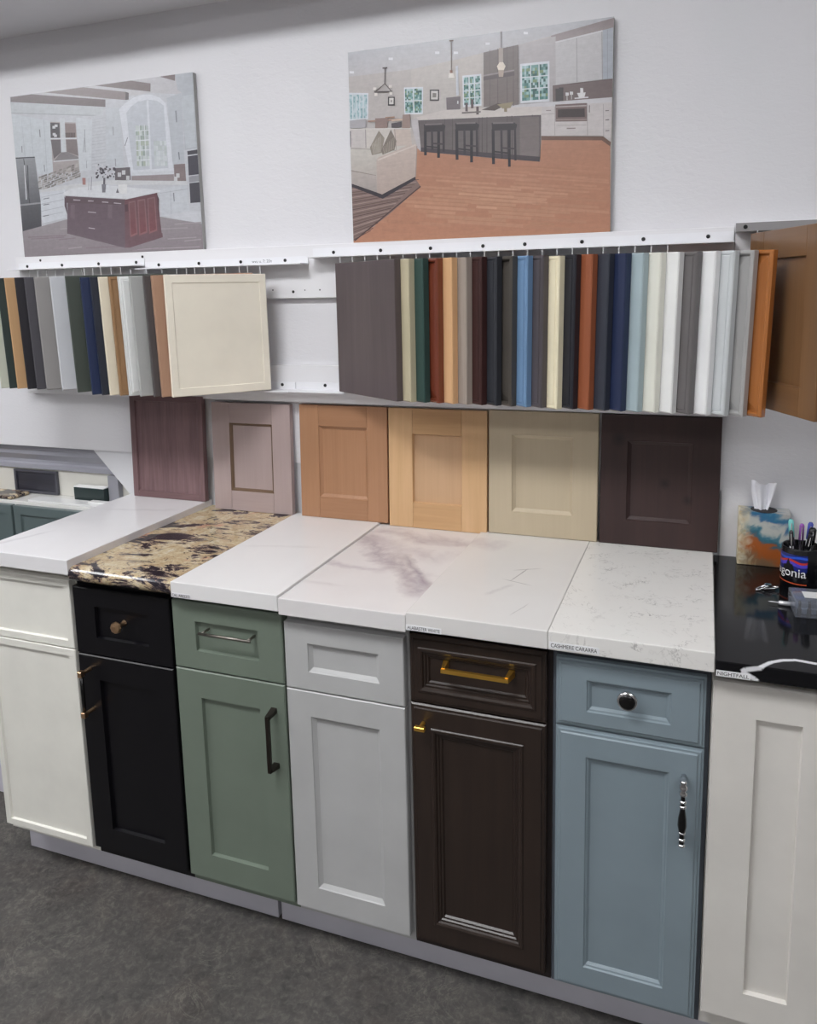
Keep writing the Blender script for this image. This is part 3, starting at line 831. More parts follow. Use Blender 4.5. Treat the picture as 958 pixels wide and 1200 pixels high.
# ------------------------------------------------------------------ artwork of the two printed posters (flat print, drawn shape by shape)
def poster_artwork():
    def homog(src):
        dst=[(0,1),(1,1),(1,0),(0,0)] # TL TR BR BL
        A=[];b=[]
        for (x,y),(u,v) in zip(src,dst):
            A.append([x,y,1,0,0,0,-u*x,-u*y]);b.append(u)
            A.append([0,0,0,x,y,1,-v*x,-v*y]);b.append(v)
        h=np.linalg.solve(np.array(A,float),np.array(b,float));return np.append(h,1).reshape(3,3)
    def uv(H,p):
        q=H@np.array([p[0],p[1],1.]);return (round(float(q[0]/q[2]),3),round(float(q[1]/q[2]),3))
    ART_L=[];ART_R=[]
    HL=homog([(37,208),(903,92),(955,922),(122,956)])
    HR=homog([(47,160),(905,40),(885,740),(72,777)])
    def A(lst,H,pts,col,col2=None):
        lst.append((col,col2,[uv(H,p) for p in pts]))
    def l(pts,col,col2=None): A(ART_L,HL,pts,col,col2)
    def r(pts,col,col2=None): A(ART_R,HR,pts,col,col2)
    def ll(p,q,w,col): # line strip
        p=np.array(p,float);q=np.array(q,float);d=q-p;n=np.array([-d[1],d[0]])/np.hypot(*d)*w/2
        l([p+n,q+n,q-n,p-n],col)
    def rl(p,q,w,col):
        p=np.array(p,float);q=np.array(q,float);d=q-p;n=np.array([-d[1],d[0]])/np.hypot(*d)*w/2
        r([p+n,q+n,q-n,p-n],col)
    def rect(f,x0,y0,x1,y1,col,col2=None): f([(x0,y0),(x1,y0),(x1,y1),(x0,y1)],col,col2)
    # second color col2 = bottom color (gradient along v)
    # LEFT POSTER (crop px of 0,60,240,360)
    l([(37,208),(903,92),(955,922),(122,956)],(196,198,206))
    l([(130,196),(903,92),(910,200),(700,190),(490,225)],(192,190,196))
    l([(40,209),(140,196),(490,222),(490,256),(41,232)],(122,108,112),(110,96,100))
    l([(200,187),(385,163),(585,185),(585,224),(490,216)],(136,122,124))
    l([(440,156),(610,132),(703,145),(703,185)],(118,102,104))
    l([(745,113),(819,102),(819,134)],(120,104,106))
    l([(585,185),(600,190),(600,222),(585,224)],(90,80,84))
    l([(41,234),(490,258),(470,298),(45,284)],(192,197,203))
    ll((45,284),(470,298),5,(170,174,182))
    l([(45,288),(230,322),(248,575),(178,570),(160,492),(66,494)],(200,206,213))
    for x in (100,140,205): ll((x-6,310),(x+14,490 if x<160 else 560),2,(180,186,195))
    ll((180,362),(184,398),4,(120,124,132)); ll((98,440),(100,470),4,(140,144,152)); ll((205,528),(208,560),4,(140,144,152))
    l([(68,497),(160,492),(192,706),(96,716)],(150,152,158),(96,97,104))
    l([(96,716),(192,706),(197,815),(107,838)],(92,92,98),(70,70,78))
    ll((68,497),(160,492),5,(60,60,68)); ll((96,716),(192,706),8,(150,150,156))
    ll((108,500),(140,708),3,(60,60,66)); ll((112,530),(124,690),5,(205,207,212)); ll((126,530),(136,690),5,(80,80,88))
    # hood wall
    l([(230,326),(350,330),(372,556),(248,575)],(170,160,160))
    l([(230,330),(274,332),(277,402),(234,402)],(84,80,86)); l([(296,334),(350,336),(354,402),(300,402)],(140,122,122))
    for i in range(6): l([(302+8*i,378),(308+8*i,378),(308+8*i,402),(302+8*i,402)],(92,76,78))
    for p in [(248,352),(258,345),(250,385),(256,392)]: rect(l,p[0]-7,p[1]-6,p[0]+7,p[1]+6,(205,206,210))
    l([(234,410),(282,410),(284,470),(250,500)],(110,102,106)); l([(306,410),(356,410),(366,486),(312,468)],(128,116,118))
    l([(275,308),(298,308),(308,472),(284,472)],(202,206,212))
    l([(284,470),(312,468),(366,492),(366,506),(248,515)],(132,126,130)); ll((248,513),(366,503),5,(205,206,212))
    ll((232,406),(356,404),6,(214,216,222))
    rng=np.random.RandomState(3)
    for j in range(7):
        for i in range(14):
            x=182+i*14+rng.randint(-4,4);y=585+j*10-i*5
            g=rng.randint(120,190)
            l([(x,y),(x+13,y-4),(x+13,y+4),(x,y+8)],(g,g-6,g-8))
    l([(352,305),(428,318),(428,552),(372,558)],(203,208,215)); ll((394,362),(398,470),3,(150,154,162)); ll((388,470),(394,400),3,(160,164,172)); ll((404,510),(406,545),3,(160,164,172))
    l([(430,300),(492,288),(498,545),(430,552)],(196,199,207))
    for i in range(16): ll((430,315+i*15),(495,306+i*15),2,(178,181,190))
    l([(492,260),(560,262),(580,540),(498,545)],(194,199,207)); ll((528,350),(530,390),4,(150,152,160)); ll((540,500),(542,535),4,(150,152,160))
    # arch window
    l([(556,268),(585,238),(625,212),(668,200),(710,200),(745,212),(775,240),(800,400),(816,572),(612,578),(580,420)],(214,217,226))
    l([(590,285),(612,255),(645,232),(690,222),(735,228),(766,250),(790,545),(625,555),(606,420)],(192,197,207))
    ll((690,225),(708,550),10,(212,215,224)); ll((585,440),(597,400),3,(120,124,132))
    for j in range(8):
        for i in range(6):
            x=634+i*10+j*1.2;y=345+j*24
            if i<6: l([(x,y),(x+9,y),(x+10,y+22),(x+1,y+22)],[(176,186,188),(150,166,158),(170,182,166),(196,206,204)][rng.randint(4)])
            x=716+i*10+j*1.2
            if j>2: l([(x,y),(x+9,y),(x+10,y+22),(x+1,y+22)],[(196,204,208),(186,196,196),(204,210,214)][rng.randint(3)])
    for i in range(4): ll((632+i*3,370+i*46),(700+i*3,366+i*46),4,(218,222,228)); 
    for x in (652,676): ll((x,340),(x+10,535),3,(218,222,228))
    ll((618,570),(816,562),10,(206,209,217))
    # right tall cabinets
    l([(780,215),(850,190),(866,520),(812,545)],(184,189,198)); ll((824,275),(828,330),6,(128,132,142)); ll((838,470),(842,505),6,(128,132,142))
    l([(819,104),(903,93),(926,452),(868,460),(852,190),(832,176)],(178,183,192)); l([(850,205),(905,198),(920,445),(872,452)],(188,194,202))
    l([(868,460),(926,452),(950,740),(892,748)],(196,198,206))
    l([(878,466),(928,458),(930,478),(881,484)],(64,62,72)); l([(881,490),(932,483),(938,574),(886,580)],(66,64,76)); l([(886,584),(938,578),(939,606),(888,612)],(150,150,158)); l([(889,616),(940,610),(945,704),(894,708)],(70,68,78))
    l([(816,528),(868,524),(874,606),(820,610)],(132,116,118)); l([(540,545),(610,540),(614,600),(540,606)],(104,96,102)); l([(618,582),(816,574),(818,606),(618,606)],(150,136,140))
    for p in [(560,575),(580,565),(600,590),(835,580),(825,595)]: rect(l,p[0]-8,p[1]-10,p[0]+8,p[1]+10,(200,200,204))
    l([(184,645),(300,625),(500,600),(880,606),(880,624),(500,622),(302,648),(190,660)],(205,206,210))
    l([(188,658),(306,645),(312,778),(202,806)],(206,210,218)); ll((198,806),(312,780),8,(190,192,200))
    for y in (680,712,745,770): ll((195,y),(300,y-22),2,(168,172,182))
    for y in (688,716,768): ll((205,y),(232,y-5),4,(120,122,132))
    l([(745,640),(880,624),(892,748),(760,766)],(198,202,210)); ll((815,660),(818,700),5,(130,134,144)); ll((752,662),(882,642),2,(166,170,180)); ll((800,650),(806,760),2,(170,174,184))
    l([(760,766),(892,746),(950,742),(950,806)],(204,206,214)); ll((756,776),(948,804),5,(150,148,156))
    # floor
    l([(107,838),(314,783),(760,772),(950,806),(955,922),(122,956)],(156,148,153),(140,128,135))
    for i in range(22):
        x=rng.randint(130,900);y=rng.randint(805,940);w=rng.randint(60,200)
        if y>800+ (0 if x<320 or x>700 else 90): ll((x,y),(min(x+w,945),y-8),5,[(150,136,144),(138,120,130),(168,157,163)][rng.randint(3)])
    # island
    l([(318,690),(588,700),(590,915),(318,848)],(104,86,96),(112,96,106))
    l([(306,672),(590,688),(590,716),(312,706)],(98,80,88))
    l([(586,692),(738,660),(762,864),(610,914),(590,914)],(112,72,80),(118,90,98))
    for a,b in ((604,636),(646,682),(692,728)):
        l([(a,702-(a-604)*.2),(b,696-(a-604)*.2),(b+12,852-(a-604)*.18),(a+10,866-(a-604)*.18)],(136,98,102),(150,98,102))
        l([(a+5,708-(a-604)*.2),(b-4,702-(a-604)*.2),(b+6,845-(a-604)*.18),(a+14,856-(a-604)*.18)],(120,80,86),(128,74,80))
    l([(600,880),(764,846),(766,866),(612,914)],(116,86,94))
    for p,q in [((345,692),(378,694)),((415,697),(440,698)),((480,702),(510,704)),((535,707),(570,710)),((415,748),(452,752)),((418,822),(448,826))]: ll(p,q,4,(190,180,186))
    for x in (345,520): l([(x-12,715),(x+8,716),(x+8,780),(x-12,776)],(118,100,110))
    l([(586,715),(600,712),(604,745),(588,748)],(90,62,70)); l([(736,662),(748,690),(746,770),(738,700)],(96,66,74)); l([(303,676),(314,690),(318,760),(304,720)],(98,80,90))
    l([(298,660),(330,640),(480,622),(756,648),(752,656),(592,690),(302,674)],(214,216,222))
    ll((302,672),(592,688),4,(196,196,204))
    for i in range(60):
        x=450+rng.randint(0,90);y=528+rng.randint(0,62);s=rng.randint(3,6)
        rect(l,x-s,y-s,x+s,y+s,[(70,66,76),(90,84,92),(205,205,212)][rng.randint(3)])
    ll((490,590),(488,656),9,(96,92,102)); l([(478,620),(498,620),(496,658),(480,658)],(120,118,128)); l([(555,622),(598,620),(596,664),(560,664)],(222,222,224)); l([(545,660),(552,638),(560,660)],(100,96,104))
    ll((418,590),(416,648),4,(180,182,190)); ll((430,585),(428,646),4,(150,150,160)); l([(386,590),(402,590),(402,622),(388,622)],(170,120,116))
    # RIGHT POSTER (crop px of 390,0,740,300)
    r([(47,160),(905,40),(885,740),(72,777)],(192,185,184))
    r([(47,160),(905,40),(905,48),(715,100),(560,145),(400,182),(250,215),(50,240)],(186,187,195),(196,192,196))
    r([(700,104),(905,44),(903,78),(716,124)],(140,124,126),(160,146,148))
    for p in [(60,225),(185,180),(335,160),(497,130),(620,95),(395,160)]: rect(r,p[0]-7,p[1]-4,p[0]+7,p[1]+4,(232,232,238))
    r([(50,240),(250,215),(265,375),(56,390)],(190,182,180)); r([(250,215),(400,182),(484,160),(484,340),(260,376)],(196,188,184)); r([(596,135),(716,105),(716,330),(598,335)],(184,178,182))
    def win(pts,cols,nx,ny,seed,fr=(222,226,234)):
        q=np.array(pts,float);g=np.random.RandomState(seed)
        ctr=q.mean(0); r([tuple(ctr+(p-ctr)*1.14) for p in q],fr)
        S=lambda u,v:(q[0]*(1-u)+q[1]*u)*(1-v)+(q[3]*(1-u)+q[2]*u)*v
        N=12
        for a in range(N):
            for b in range(N):
                u,v=a/N,b/N;d=1/N
                r([tuple(S(u,v)),tuple(S(u+d,v)),tuple(S(u+d,v+d)),tuple(S(u,v+d))],cols[g.randint(len(cols))])
        for i in range(1,nx): rl(S(i/nx,0),S(i/nx,1),3.5,(212,222,228))
        for i in range(1,ny): rl(S(0,i/ny),S(1,i/ny),3.5,(212,222,228))
    fol=[(70,128,124),(108,160,156),(150,190,192),(46,96,92),(176,204,208),(120,150,110)]
    win([(52,298),(110,298),(110,374),(54,378)],[(150,188,196),(176,204,212),(130,172,182),(196,212,220)],5,1,1)
    win([(232,280),(286,278),(286,356),(234,358)],fol,2,2,2)
    win([(420,242),(473,236),(474,328),(422,332)],fol,3,4,3)
    win([(608,204),(690,196),(690,312),(608,318)],fol,3,3,4)
    for (x,y,w,h) in [(178,305,22,29),(312,282,30,36)]:
        rect(r,x,y,x+w,y+h,(60,54,56));rect(r,x+4,y+4,x+w-4,y+h-4,(214,210,206));rect(r,x+9,y+11,x+w-9,y+h-11,(130,124,120))
    r([(395,205),(402,203),(405,300),(397,302)],(206,208,218))
    r([(484,160),(596,134),(596,330),(484,338)],(112,98,98),(122,108,106))
    for x in (505,530,560,580): rl((x,156-(x-484)*.2),(x,334),2,(100,86,86))
    r([(484,240),(583,222),(583,236),(484,252)],(92,80,82)); rl((484,236),(583,218),4,(150,138,138))
    r([(716,124),(868,86),(868,248),(716,266)],(198,195,198)); rl((784,108),(784,256),3,(164,160,164)); rl((716,126),(868,88),5,(216,214,218)); rl((866,90),(866,248),3,(160,158,162))
    r([(868,86),(903,76),(899,244),(868,248)],(172,178,190)); rl((884,84),(882,246),2,(150,154,166))
    r([(706,268),(897,246),(896,306),(706,322)],(116,98,98)); 
    for p in [(722,300,7,22),(733,298,7,24)]: rect(r,p[0]-p[2],p[1]-p[3],p[0]+p[2],p[1]+20,(62,56,60))
    for p in [(752,296),(766,293)]: rect(r,p[0]-5,p[1]-5,p[0]+5,p[1]+5,(222,220,222)); rl(p,(p[0],p[1]+20),2,(200,196,196))
    r([(784,292),(812,290),(808,306),(790,308)],(228,226,228)); rl((776,310),(820,306),4,(222,220,222)); rect(r,794,276,804,292,(226,224,226))
    r([(560,338),(598,330),(896,306),(896,324),(610,342)],(206,203,208))
    r([(668,338),(895,322),(890,450),(866,432),(668,432)],(206,198,198))
    r([(714,330),(815,325),(815,384),(714,386)],(120,98,96)); r([(722,346),(808,342),(808,370),(722,372)],(66,54,56)); rl((716,338),(814,333),4,(184,170,168)); rl((716,380),(814,378),3,(160,140,136))
    rl((712,338),(712,430),2,(170,160,160)); rl((816,326),(816,430),2,(170,160,160)); rl((716,398),(812,396),2,(170,160,160)); rl((750,408),(778,407),4,(140,126,126)); rl((670,362),(712,360),2,(172,162,162)); rl((684,350),(700,349),3,(140,128,128)); rl((823,332),(823,356),3,(110,100,102)); rl((868,328),(868,434),2,(168,160,164))
    for y in (350,380,415): rl((874,y),(886,y-1),3,(120,110,114))
    r([(668,432),(866,434),(890,452),(888,466),(862,446),(668,446)],(120,88,76))
    r([(270,372),(350,350),(470,342),(672,336),(668,364),(275,382)],(210,200,196)); 
    r([(365,308),(410,304),(410,346),(366,348)],(116,104,110)); rect(r,400,318,404,328,(230,230,230))
    r([(250,380),(278,380),(285,480),(270,470),(255,400)],(196,190,194))
    r([(275,382),(668,364),(663,512),(520,500),(285,476)],(96,86,88),(122,112,112))
    for x in (300,360,385,470,480,495,560,575,640): rl((x,382-(x-275)*.05),(x,478+(x-285)*.08),2.5,(86,76,78))
    r([(600,372),(662,370),(660,500),(600,494)],(118,106,106),(132,120,120))
    r([(284,470),(664,500),(662,516),(284,484)],(78,70,76))
    for dd_ in [(430,335,10),(448,325,12),(465,345,8)]: rect(r,dd_[0]-4,dd_[1]-dd_[2],dd_[0]+4,dd_[1]+18,(92,76,80)); 
    rl((415,358),(475,354),5,(110,98,96)); r([(478,348),(530,326),(560,330),(520,350)],(86,72,68)); r([(528,330),(580,322),(570,342),(545,344)],(150,136,104)); rect(r,550,340,560,354,(140,122,96))
    # floor
    r([(62,560),(270,470),(285,484),(520,505),(664,516),(668,446),(862,446),(888,466),(885,740),(72,777),(66,640)],(190,130,102),(194,130,100))
    g=np.random.RandomState(8)
    for j in range(26):
        t=j/26.;y0=455+310*t**1.15
        for i in range(5):
            x0=300+g.randint(0,560)-int(200*t);w=g.randint(70,240);yy=y0+(x0-300)*.10*(1-.4*t)
            x1=min(x0+w,882)
            if x0>=150 and yy<735-(x0-100)*.03 and (yy>520+(660-x0)*0 if x0<668 else yy>470) and yy>505+ (0 if x0>300 else (300-x0)*.85):
                k=np.exp(-((x0+w/2-520)/260)**2-((yy-640)/90)**2)
                base=np.array([191,130,101])*(1-k)+np.array([208,152,120])*k
                base=base+g.randint(-7,6)
                h=3+9*t
                r([(x0,yy),(x1,yy+w*.06),(x1,yy+w*.06+h),(x0,yy+h)],tuple(int(v) for v in base))
    # stools
    def stool(x,y,w,h):
        r([(x,y+4),(x+w*.9,y),(x+w+4,y+8),(x+w,y+26),(x+2,y+28)],(56,50,56)); rl((x+4,y+4),(x+w*.9,y+2),5,(120,108,112))
        rl((x+5,y+24),(x+6,y+h-8),9,(52,48,56)); rl((x+w*.72,y+26),(x+w*.72,y+h),9,(50,46,54)); rl((x+w*.4,y+24),(x+w*.42,y+h-26),7,(66,60,66)); rl((x+w-3,y+20),(x+w-2,y+h-20),7,(62,56,62))
        rl((x+4,y+h*.66),(x+w*.72,y+h*.7),5,(58,52,58)); rl((x+w*.4,y+h*.58),(x+w,y+h*.6),5,(70,62,68))
    stool(293,392,66,112);stool(394,388,72,130);stool(510,387,78,145)
    # sofa & rug
    r([(60,596),(165,632),(268,572),(284,596),(180,690),(72,772),(66,700)],(138,112,106))
    for i in range(22):
        y=600+i*8
        rl((64,y),(min(278-(y-600)*.9,170+110),y-26 if y<640 else y-30),2.2,[(92,70,68),(178,152,142),(104,82,78)][i%3])
    rl((284,596),(76,770),4,(84,62,60))
    r([(52,412),(255,408),(272,462),(268,568),(162,632),(58,594)],(196,186,182))
    r([(54,412),(106,408),(108,472),(58,470)],(206,198,196)); r([(108,408),(200,408),(205,480),(110,474)],(210,202,196)); r([(196,412),(250,412),(256,462),(205,480)],(204,186,176))
    r([(58,476),(150,470),(240,464),(150,508),(142,560),(60,545)],(206,200,192),(190,180,172)); rl((60,546),(142,562),4,(150,138,132))
    r([(60,548),(143,562),(145,618),(62,588)],(190,178,172),(170,158,154))
    r([(143,512),(150,502),(262,460),(272,466),(268,566),(162,622),(145,620)],(204,184,174),(186,166,156)); rl((146,512),(268,462),5,(216,202,194)); 
    r([(62,588),(145,616),(162,622),(268,564),(268,574),(164,636),(62,598)],(60,54,62))
    rl((107,410),(109,472),2.5,(160,150,148)); rl((200,410),(206,478),2.5,(164,148,140)); rl((58,474),(206,480),2.5,(166,156,150)); rl((52,412),(255,408),2.5,(222,216,212)); rl((272,466),(268,566),3,(168,148,138))
    r([(122,470),(150,416),(168,440),(160,488),(128,496)],(150,138,126)); r([(158,480),(188,412),(206,450),(200,478),(162,494)],(132,120,110))
    for i in range(8): rl((128+i*4,460-i*4),(134+i*3,492-i),1.5,(186,176,164)); rl((164+i*5,470-i*5),(168+i*4,490-i*2),1.5,(172,160,148))
    r([(48,420),(60,416),(62,470),(54,470)],(70,64,70))
    # dining
    rl((115,386),(240,378),5,(176,138,120)); r([(138,376),(178,374),(178,408),(138,408)],(150,124,118)); r([(226,364),(250,362),(250,408),(224,408)],(158,132,124)); rl((190,384),(225,380),5,(216,190,170)); r([(190,392),(222,386),(222,404),(190,406)],(86,78,84)); r([(56,384),(108,378),(108,408),(56,408)],(176,172,178)); rl((170,374),(200,372),5,(170,130,110))
    # lights
    rl((168,212),(168,262),3,(84,72,74)); rl((160,212),(176,211),5,(84,72,74)); rl((168,262),(140,288),3,(96,82,82)); rl((168,262),(188,286),3,(96,82,82)); rl((134,290),(192,288),4,(84,72,74))
    for p in [(136,280),(140,298),(186,272),(188,294)]: rect(r,p[0]-5,p[1]-5,p[0]+5,p[1]+5,(236,228,222))
    rl((381,122),(381,225),2.5,(110,86,78)); rl((375,122),(388,121),5,(120,98,90)); r([(374,228),(388,228),(392,244),(372,244)],(240,232,224)); rect(r,377,218,385,228,(150,104,88))
    rl((541,88),(541,145),2.5,(130,120,120)); r([(534,145),(548,145),(548,195),(534,195)],(176,160,152)); r([(528,205),(536,192),(548,192),(555,205),(550,218),(532,218)],(238,224,206)); r([(532,218),(550,218),(548,240),(534,240)],(186,164,148))

    return ART_L, ART_R

PRINT = print_material('poster_print', 0.30)
EDGE = simple('poster_edge', (168, 168, 166), 0.5)

def soft(c):
    g = 0.3 * c[0] + 0.59 * c[1] + 0.11 * c[2]
    return tuple((g + (v - g) * 0.84) * 0.95 + 9 for v in c)      # less saturated, and lifted to paint gloss haze into the inks

def poster(name, label, art, x0, x1, z0, z1):
    w, h = x1 - x0, z1 - z0
    t = thing(name, label, 'poster', (x0, WY - .0012, z0), group='kitchen posters')
    T = .015
    obj('board', box(0, w, -T, 0, 0, h, .001), EDGE, t)
    bm = NB()
    lay = bm.loops.layers.float_color.new('ink')
    for i, (c1, c2, pts) in enumerate(art):
        y = -T - .0003 - 3e-6 * i
        P2 = []
        for p in pts:
            p = (min(max(p[0], 0.0), 1.0), min(max(p[1], 0.0), 1.0))
            if not P2 or p != P2[-1]: P2.append(p)
        if len(P2) > 1 and P2[0] == P2[-1]: P2.pop()
        if len(P2) < 3: continue
        try: f = bm.faces.new([bm.verts.new((u * w, y, v * h)) for u, v in P2])
        except ValueError: continue
        vs = [v for u, v in P2]; lo, hi = min(vs), max(vs)
        a = lin(soft(c1)); b = lin(soft(c2)) if c2 else a
        for lp, (u, v) in zip(f.loops, P2):
            k = (hi - v) / (hi - lo) if hi > lo else 0
            lp[lay] = tuple(a[j] * (1 - k) + b[j] * k for j in range(3)) + (1.0,)
    # every face must look into the room
    for f in bm.faces:
        f.normal_update()
        if f.normal.y > 0: f.normal_flip()
    me = bpy.data.meshes.new('print'); bm.to_mesh(me); bm.free()
    me.materials.append(PRINT)
    o = bpy.data.objects.new('print', me); COL.objects.link(o); o.parent = t
    return t

ART_L, ART_R = poster_artwork()
poster('poster_board', 'poster board of a white kitchen with a dark wooden island and arched window', ART_L, -2.126, -1.428, 1.7077, 2.2100)
poster('poster_board', 'poster board of an open kitchen with orange wood floor, bar stools and sofa', ART_R, -.9330, -.2360, 1.7077, 2.2060)

# ------------------------------------------------------------------ beyond the end of the row: shallow green cabinet and sample boards in the wall opening
GREEN2 = paint('dark_green_grey_paint', (92, 105, 106), 0.35)
t = thing('wall_cabinet', 'shallow dark green-grey cabinet beside the white quartz slab', 'cabinet', (-2.3, -0.05, 0))
def lb(x0, x1, y0, y1, z0, z1, bev=0.0): return box(x0 + 2.3, x1 + 2.3, y0 + 0.05, y1 + 0.05, z0, z1, bev)
obj('carcass', lb(-2.80, -1.815, -.043, .0265, .10, .8600), GREEN2, t)
obj('plinth', lb(-2.80, -1.815, -.317, .0265, .001, .0995, .002), TOEKICK, t)
for x0, x1 in ((-2.790, -2.225), (-2.215, -1.820)):
    make_door('door', x1 - x0, .755, .018, 'slim', .030, .030, GREEN2, t, (x0 + 2.3, -.0445 + .05, .120))
tag(obj('countertop_slab', box(-2.80, -1.800, -.0425, .0740, .8605, .8860, .002), simple('pale_solid_surface', (226, 225, 222), .2)), 'thin pale counter on the shallow green cabinet', 'countertop')
tag(obj('stone_sample', box(-2.17, -1.8005, -.040, .010, .8863, .8930, .001), simple('white_solid_surface', (236, 236, 236), .18)), 'narrow white stone sample strip lying on the thin pale counter', 'stone sample')
tag(obj('stone_sample', box(-2.60, -2.245, -.041, .040, .8863, .8990, .004), granite_material()), 'small tan granite sample lying on the thin pale counter', 'stone sample')
tag(obj('stone_sample', box(-1.93, -1.835, -.020, .004, .8932, .8990, .001), simple('bright_white_sample', (240, 240, 240), .2)), 'small white sample chip on the narrow stone strip', 'stone sample')
# silver crown moulding running under the wall edge
cr = [(.0745, 1.0665), (.0390, 1.0665), (.0390, 1.050), (.0420, 1.046), (.0430, 1.032), (.0520, 1.018), (.0570, 1.010), (.0570, 1.000), (.0520, .994), (.0520, .978), (.0745, .978)]
tag(obj('crown_moulding', prism_x(cr, -2.90, -1.800), simple('silver_grey_moulding', (160, 160, 170), .22)), 'silver-grey crown moulding sample under the wall edge', 'moulding')
tag(obj('sample_board', box(-2.90, -1.800, .060, .0742, .8862, .9775, .001), simple('cream_board', (214, 212, 205), .4)), 'cream display board standing under the grey moulding', 'board')
t = thing('framed_sample', 'dark framed sample plate mounted on the cream display board', 'sample plate', (-2.325, .0597, .888))
f = NB()
for q in ((0, .198, 0, .008), (0, .198, .076, .084), (0, .010, .008, .076), (.188, .198, .008, .076)): add_box(f, q[0], q[1], -.010, 0, q[2], q[3], .001)
obj('frame', f, simple('grey_sample_frame', (78, 78, 86), .35), t)
obj('plate', box(.010, .188, -.004, 0, .008, .076), wood('dark_brushed_plate', (66, 66, 76), (44, 44, 52), 'x', .3), t)
t = thing('sample_block', 'small dark green block with a white top standing before the cream board', 'sample block', (-2.025, .0200, .8863))
obj('block', box(0, .128, 0, .028, 0, .046, .001), simple('dark_green_block', (46, 58, 58), .25), t)
obj('top', box(0, .128, 0, .028, .0465, .0505, .001), simple('white_block_top', (238, 238, 238), .3), t)
tag(obj('sample_strip', box(-1.893, -1.850, .0380, .0590, .8863, .976, .001), simple('shade_strip_grey', (150, 150, 158), .35)), 'narrow upright grey strip standing in for the shade between the dark block and the diagonal wall edge', 'strip')  # grey colour takes the place of the shade beside the block

# ------------------------------------------------------------------ things on the black counter
GZ = .9003
# tissue box
def tissue_material():
    m, nt, b = new_mat('tissue_box_print')
    v = coords(nt)
    sp = N(nt, 'ShaderNodeSeparateXYZ'); nt.links.new(v, sp.inputs[0])
    n = noise(nt, v, 16.0, 3.0, 0.5, 2.2)
    n2 = noise(nt, coords(nt, (1, 1, 1), (3, 1, 2)), 26.0, 3.0, .5, 2.5)
    zz = mth(nt, 'ADD', mth(nt, 'MULTIPLY', sp.outputs[2], 7.6), mth(nt, 'MULTIPLY', mth(nt, 'SUBTRACT', n, 0.5), 0.55))
    xx = mth(nt, 'ADD', mth(nt, 'MULTIPLY', sp.outputs[0], 9.0), mth(nt, 'MULTIPLY', mth(nt, 'SUBTRACT', n2, 0.5), 0.5))
    f = mth(nt, 'ADD', mth(nt, 'MULTIPLY', zz, 0.8), mth(nt, 'MULTIPLY', xx, 0.22))
    sw = ramp(nt, f, [(0.0, lin((112, 92, 72))), (0.2, lin((128, 104, 78))), (.30, lin((164, 84, 32))), (.46, lin((176, 96, 40))), (.50, lin((40, 96, 112))), (.60, lin((44, 120, 142))), (.66, lin((196, 196, 188))), (.76, lin((188, 190, 184))), (.82, lin((30, 92, 140))), (.92, lin((40, 120, 150))), (1.0, lin((190, 184, 176)))], 'B_SPLINE')
    c = mixc(nt, ramp_val(nt, xx, .30, .12) if False else mth(nt, 'SUBTRACT', 1.0, mth(nt, 'DIVIDE', xx, .30), clamp=True), sw, ramp(nt, n, [(.4, lin((214, 206, 182))), (.6, lin((190, 172, 132)))]))
    nt.links.new(c, b.inputs['Base Color'])
    b.inputs['Roughness'].default_value = .35
    return m
t = thing('tissue_box', 'painted cardboard tissue box with a tissue pulled up, on the black counter', 'tissue box', (.0845, -.0365, GZ))
obj('carton', box(0, .115, 0, .0545, 0, .133, .0015), tissue_material(), t)
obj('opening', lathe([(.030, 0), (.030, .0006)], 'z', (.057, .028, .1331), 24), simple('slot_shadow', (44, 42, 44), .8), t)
# a folded, crumpled sheet standing up out of the slot
bm = NB()
rows, colsn = 10, 18
grid = []
for j in range(rows + 1):
    s = j / rows
    row = []
    for i in range(colsn + 1):
        u = i / colsn
        half = .012 + .016 * s ** .7
        x = .050 + (u - .5) * 2 * half + .004 * s
        y = .028 + .008 * math.sin(u * 9.5 + s * 1.2) * (.5 + .5 * s) + .003 * math.sin(u * 23 + 4 * s)
        z = .128 + .074 * s + (.006 * math.cos(u * 6.0) * s if j == rows else 0) - .010 * s * abs(u - .45)
        row.append(bm.verts.new((x, y, z)))
    grid.append(row)
for j in range(rows):
    for i in range(colsn):
        bm.faces.new((grid[j][i], grid[j][i + 1], grid[j + 1][i + 1], grid[j + 1][i]))
ts = obj('tissue', bm, paint('tissue_paper', (240, 240, 246), .8), t, smooth=True)
md = ts.modifiers.new('thickness', 'SOLIDIFY'); md.thickness = .0012

# pen mug
MX, MY, MR, MH = .2115, -.150, .0405, .097
t = thing('pen_mug', 'black mug with mountain logo and white lettering, full of pens', 'mug', (MX, MY, GZ))
mugm = simple('black_glaze', (20, 20, 24), .22)
obj('body', lathe([(MR - .004, 0), (MR, .003), (MR, MH - .002), (MR - .0015, MH), (MR - .003, MH - .002), (MR - .004, .006), (.001, .005)], 'z', (0, 0, 0), 40), mugm, t, smooth=True)
obj('handle', tube([(MR - .002, 0.0, .078), (MR + .020, 0.0, .080), (MR + .030, 0, .062), (MR + .030, 0, .040), (MR + .018, 0, .022), (MR - .002, 0, .022)], .006, 10), mugm, t, smooth=True)
def wrap(me_or_bm, rad, ang0):
    for v in me_or_bm:
        a = ang0 + v.co.x / MR
        v.co = Vector((math.sin(a) * rad, -math.cos(a) * rad, v.co.z))
